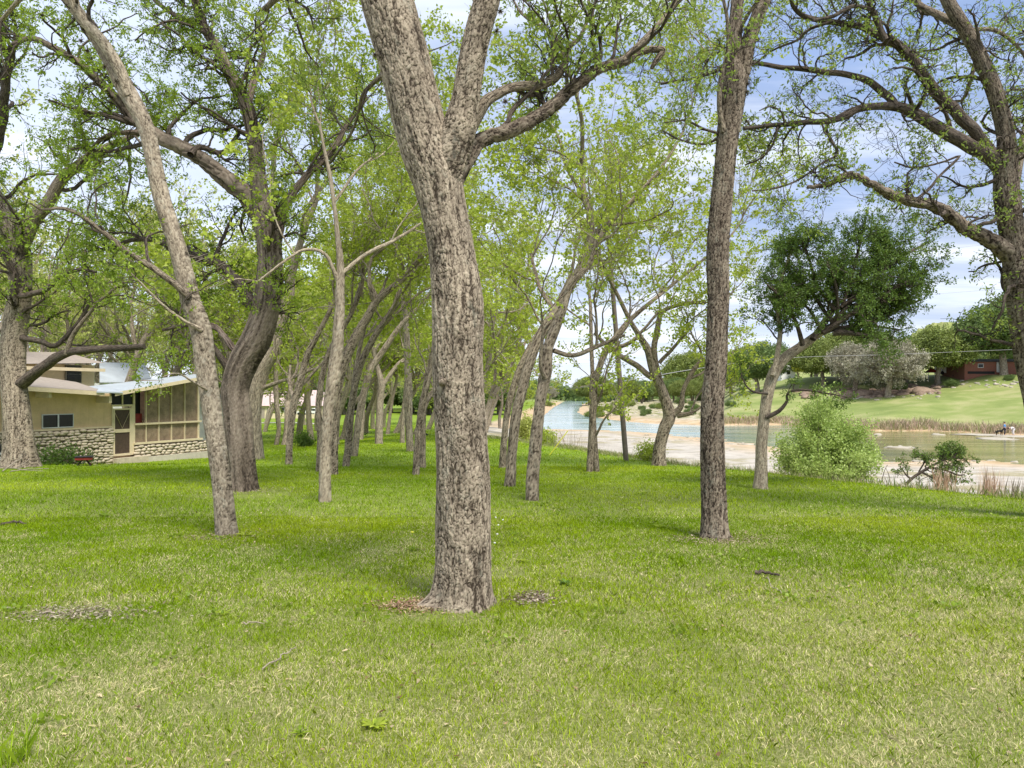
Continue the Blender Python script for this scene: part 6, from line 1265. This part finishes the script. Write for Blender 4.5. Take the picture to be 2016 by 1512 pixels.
rng = np.random.default_rng(88); yy_ = np.sqrt(rng.uniform(16, 900, 1400)); xx_ = rng.uniform(-.72, .75, 1400) * yy_; okk = (edge_p(xx_, yy_) < -.3) & (fbm(xx_ * .8, yy_ * .8 + 50, 3) > .45); xx_ = xx_[okk]; yy_ = yy_[okk]
pp_ = np.repeat(np.stack([xx_, yy_, height(xx_, yy_) + .035], -1), 9, 0) + rng.normal(size=(len(xx_) * 9, 3)) * [.07, .07, .012]; a = Acc(); v, f, a_ = leaf_quads(pp_, rng.normal(size=pp_.shape) * [1, 1, .3], .038, 2, rng, -.1, .42, .6, .2); a.add(v, f, M['spring_deep'], a_)
tag(a.build('clover'), 'low clover and small broad leaves spread through the lawn', 'ground cover', kind='stuff')
litter('brown litter and bare soil round the foot of the tall straight tree', 1412, 1064, .8, .5, 1100, 6, [(.34, .26, .18), (.5, .42, .3), (.2, .15, .1)])
litter('brown litter round the foot of the slim leaning tree', 450, 1058, .6, .4, 700, 7, [(.34, .26, .18), (.5, .42, .3), (.2, .15, .1)])
litter('pale litter round the foot of the dark twisted tree', 490, 968, 1.3, .9, 1100, 8, [(.4, .33, .24), (.55, .47, .35), (.2, .15, .1)])
litter('grey litter on the bare dirt at the left', 150, 1212, .6, .28, 900, 3, [(.34, .29, .22), (.5, .44, .34), (.18, .14, .1)])

# ------------------------------------------------------------------ sky, light, camera
SUN_EL, SUN_AZ = R(57), R(152)            # azimuth from +Y clockwise: behind the camera, to the left
sd_ = Vector((math.sin(SUN_AZ) * math.cos(SUN_EL), math.cos(SUN_AZ) * math.cos(SUN_EL), math.sin(SUN_EL)))
l = bpy.data.lights.new('sun', 'SUN'); l.energy = 3.0; l.angle = R(20); l.color = (1, .95, .87); lo = link('sun', l); lo.rotation_euler = (-sd_).to_track_quat('-Z', 'Y').to_euler()
w = bpy.data.worlds.new('World'); sc.world = w; w.use_nodes = True; nt = w.node_tree; nt.nodes.clear()
sky = N(nt, 'ShaderNodeTexSky', sky_type='NISHITA', sun_disc=False, sun_elevation=SUN_EL, sun_rotation=SUN_AZ, air_density=1.0, dust_density=1.5)
tc = N(nt, 'ShaderNodeTexCoord'); dv = tc.outputs['Generated']; s = N(nt, 'ShaderNodeSeparateXYZ'); L(nt, dv, s.inputs[0])
zz = mth(nt, 'MAXIMUM', s.outputs[2], .035); zz = mth(nt, 'ADD', zz, .06)
cv = N(nt, 'ShaderNodeCombineXYZ'); L(nt, mth(nt, 'DIVIDE', s.outputs[0], zz), cv.inputs[0]); L(nt, mth(nt, 'DIVIDE', s.outputs[1], zz), cv.inputs[1])
c1 = noise(nt, mapping(nt, cv.outputs[0], (.6, .95, 1)), 1.0, 6, .55); c2 = noise(nt, mapping(nt, cv.outputs[0], (.2, .34, 1)), 1.0, 3, .5)
band = noise(nt, mapping(nt, cv.outputs[0], (.32, .9, 1)), 1.2, 6, .58)
cloudc = ramp(nt, band, [(.34, (1.65, 2.3, 3.7)), (.47, (2.7, 3.3, 4.6)), (.58, (5.6, 5.9, 6.4))])
blue = mixc(nt, .10, (1.45, 2.45, 4.9), sky.outputs[0])
cover = ramp(nt, mth(nt, 'ADD', mth(nt, 'MULTIPLY', c1, .6), mth(nt, 'MULTIPLY', c2, .5)), [(.42, (.12,) * 3), (.60, (1,) * 3)])
col = mixc(nt, cover, blue, cloudc)
hz = ramp(nt, s.outputs[2], [(.0, (1,) * 3), (.09, (.55,) * 3), (.26, (0,) * 3)])
col = mixc(nt, mth(nt, 'MULTIPLY', hz, mth(nt, 'ADD', mth(nt, 'MULTIPLY', band, .9), .35)), col, (6.4, 6.7, 7.1))
lf = N(nt, 'ShaderNodeMapRange'); L(nt, s.outputs[0], lf.inputs[0]); lf.inputs[1].default_value = .12; lf.inputs[2].default_value = -.40
col = mixc(nt, mth(nt, 'MULTIPLY', lf.outputs[0], .6), col, (6.0, 6.5, 7.4))
bg = N(nt, 'ShaderNodeBackground'); L(nt, col, bg.inputs[0]); bg.inputs[1].default_value = .10; wo_ = N(nt, 'ShaderNodeOutputWorld'); L(nt, bg.outputs[0], wo_.inputs[0])

cam = bpy.data.cameras.new('camera'); cam.sensor_width = 36; cam.lens = 36 * F / 2016; cam.shift_y = (HY - 756) / 2016; cam.clip_end = 6000; cam.clip_start = .05
co = link('camera', cam); co.location = (0, 0, EYE); co.rotation_euler = (R(90), 0, 0); sc.camera = co
vs = sc.view_settings; vs.view_transform = 'Standard'; vs.look = 'None'; vs.exposure = .95; vs.gamma = 1
try: vs.use_curve_mapping = False
except Exception: pass
sc.render.engine = 'CYCLES'; sc.cycles.max_bounces = 6; sc.cycles.diffuse_bounces = 3; sc.cycles.glossy_bounces = 2; sc.cycles.transmission_bounces = 3; sc.cycles.use_denoising = True
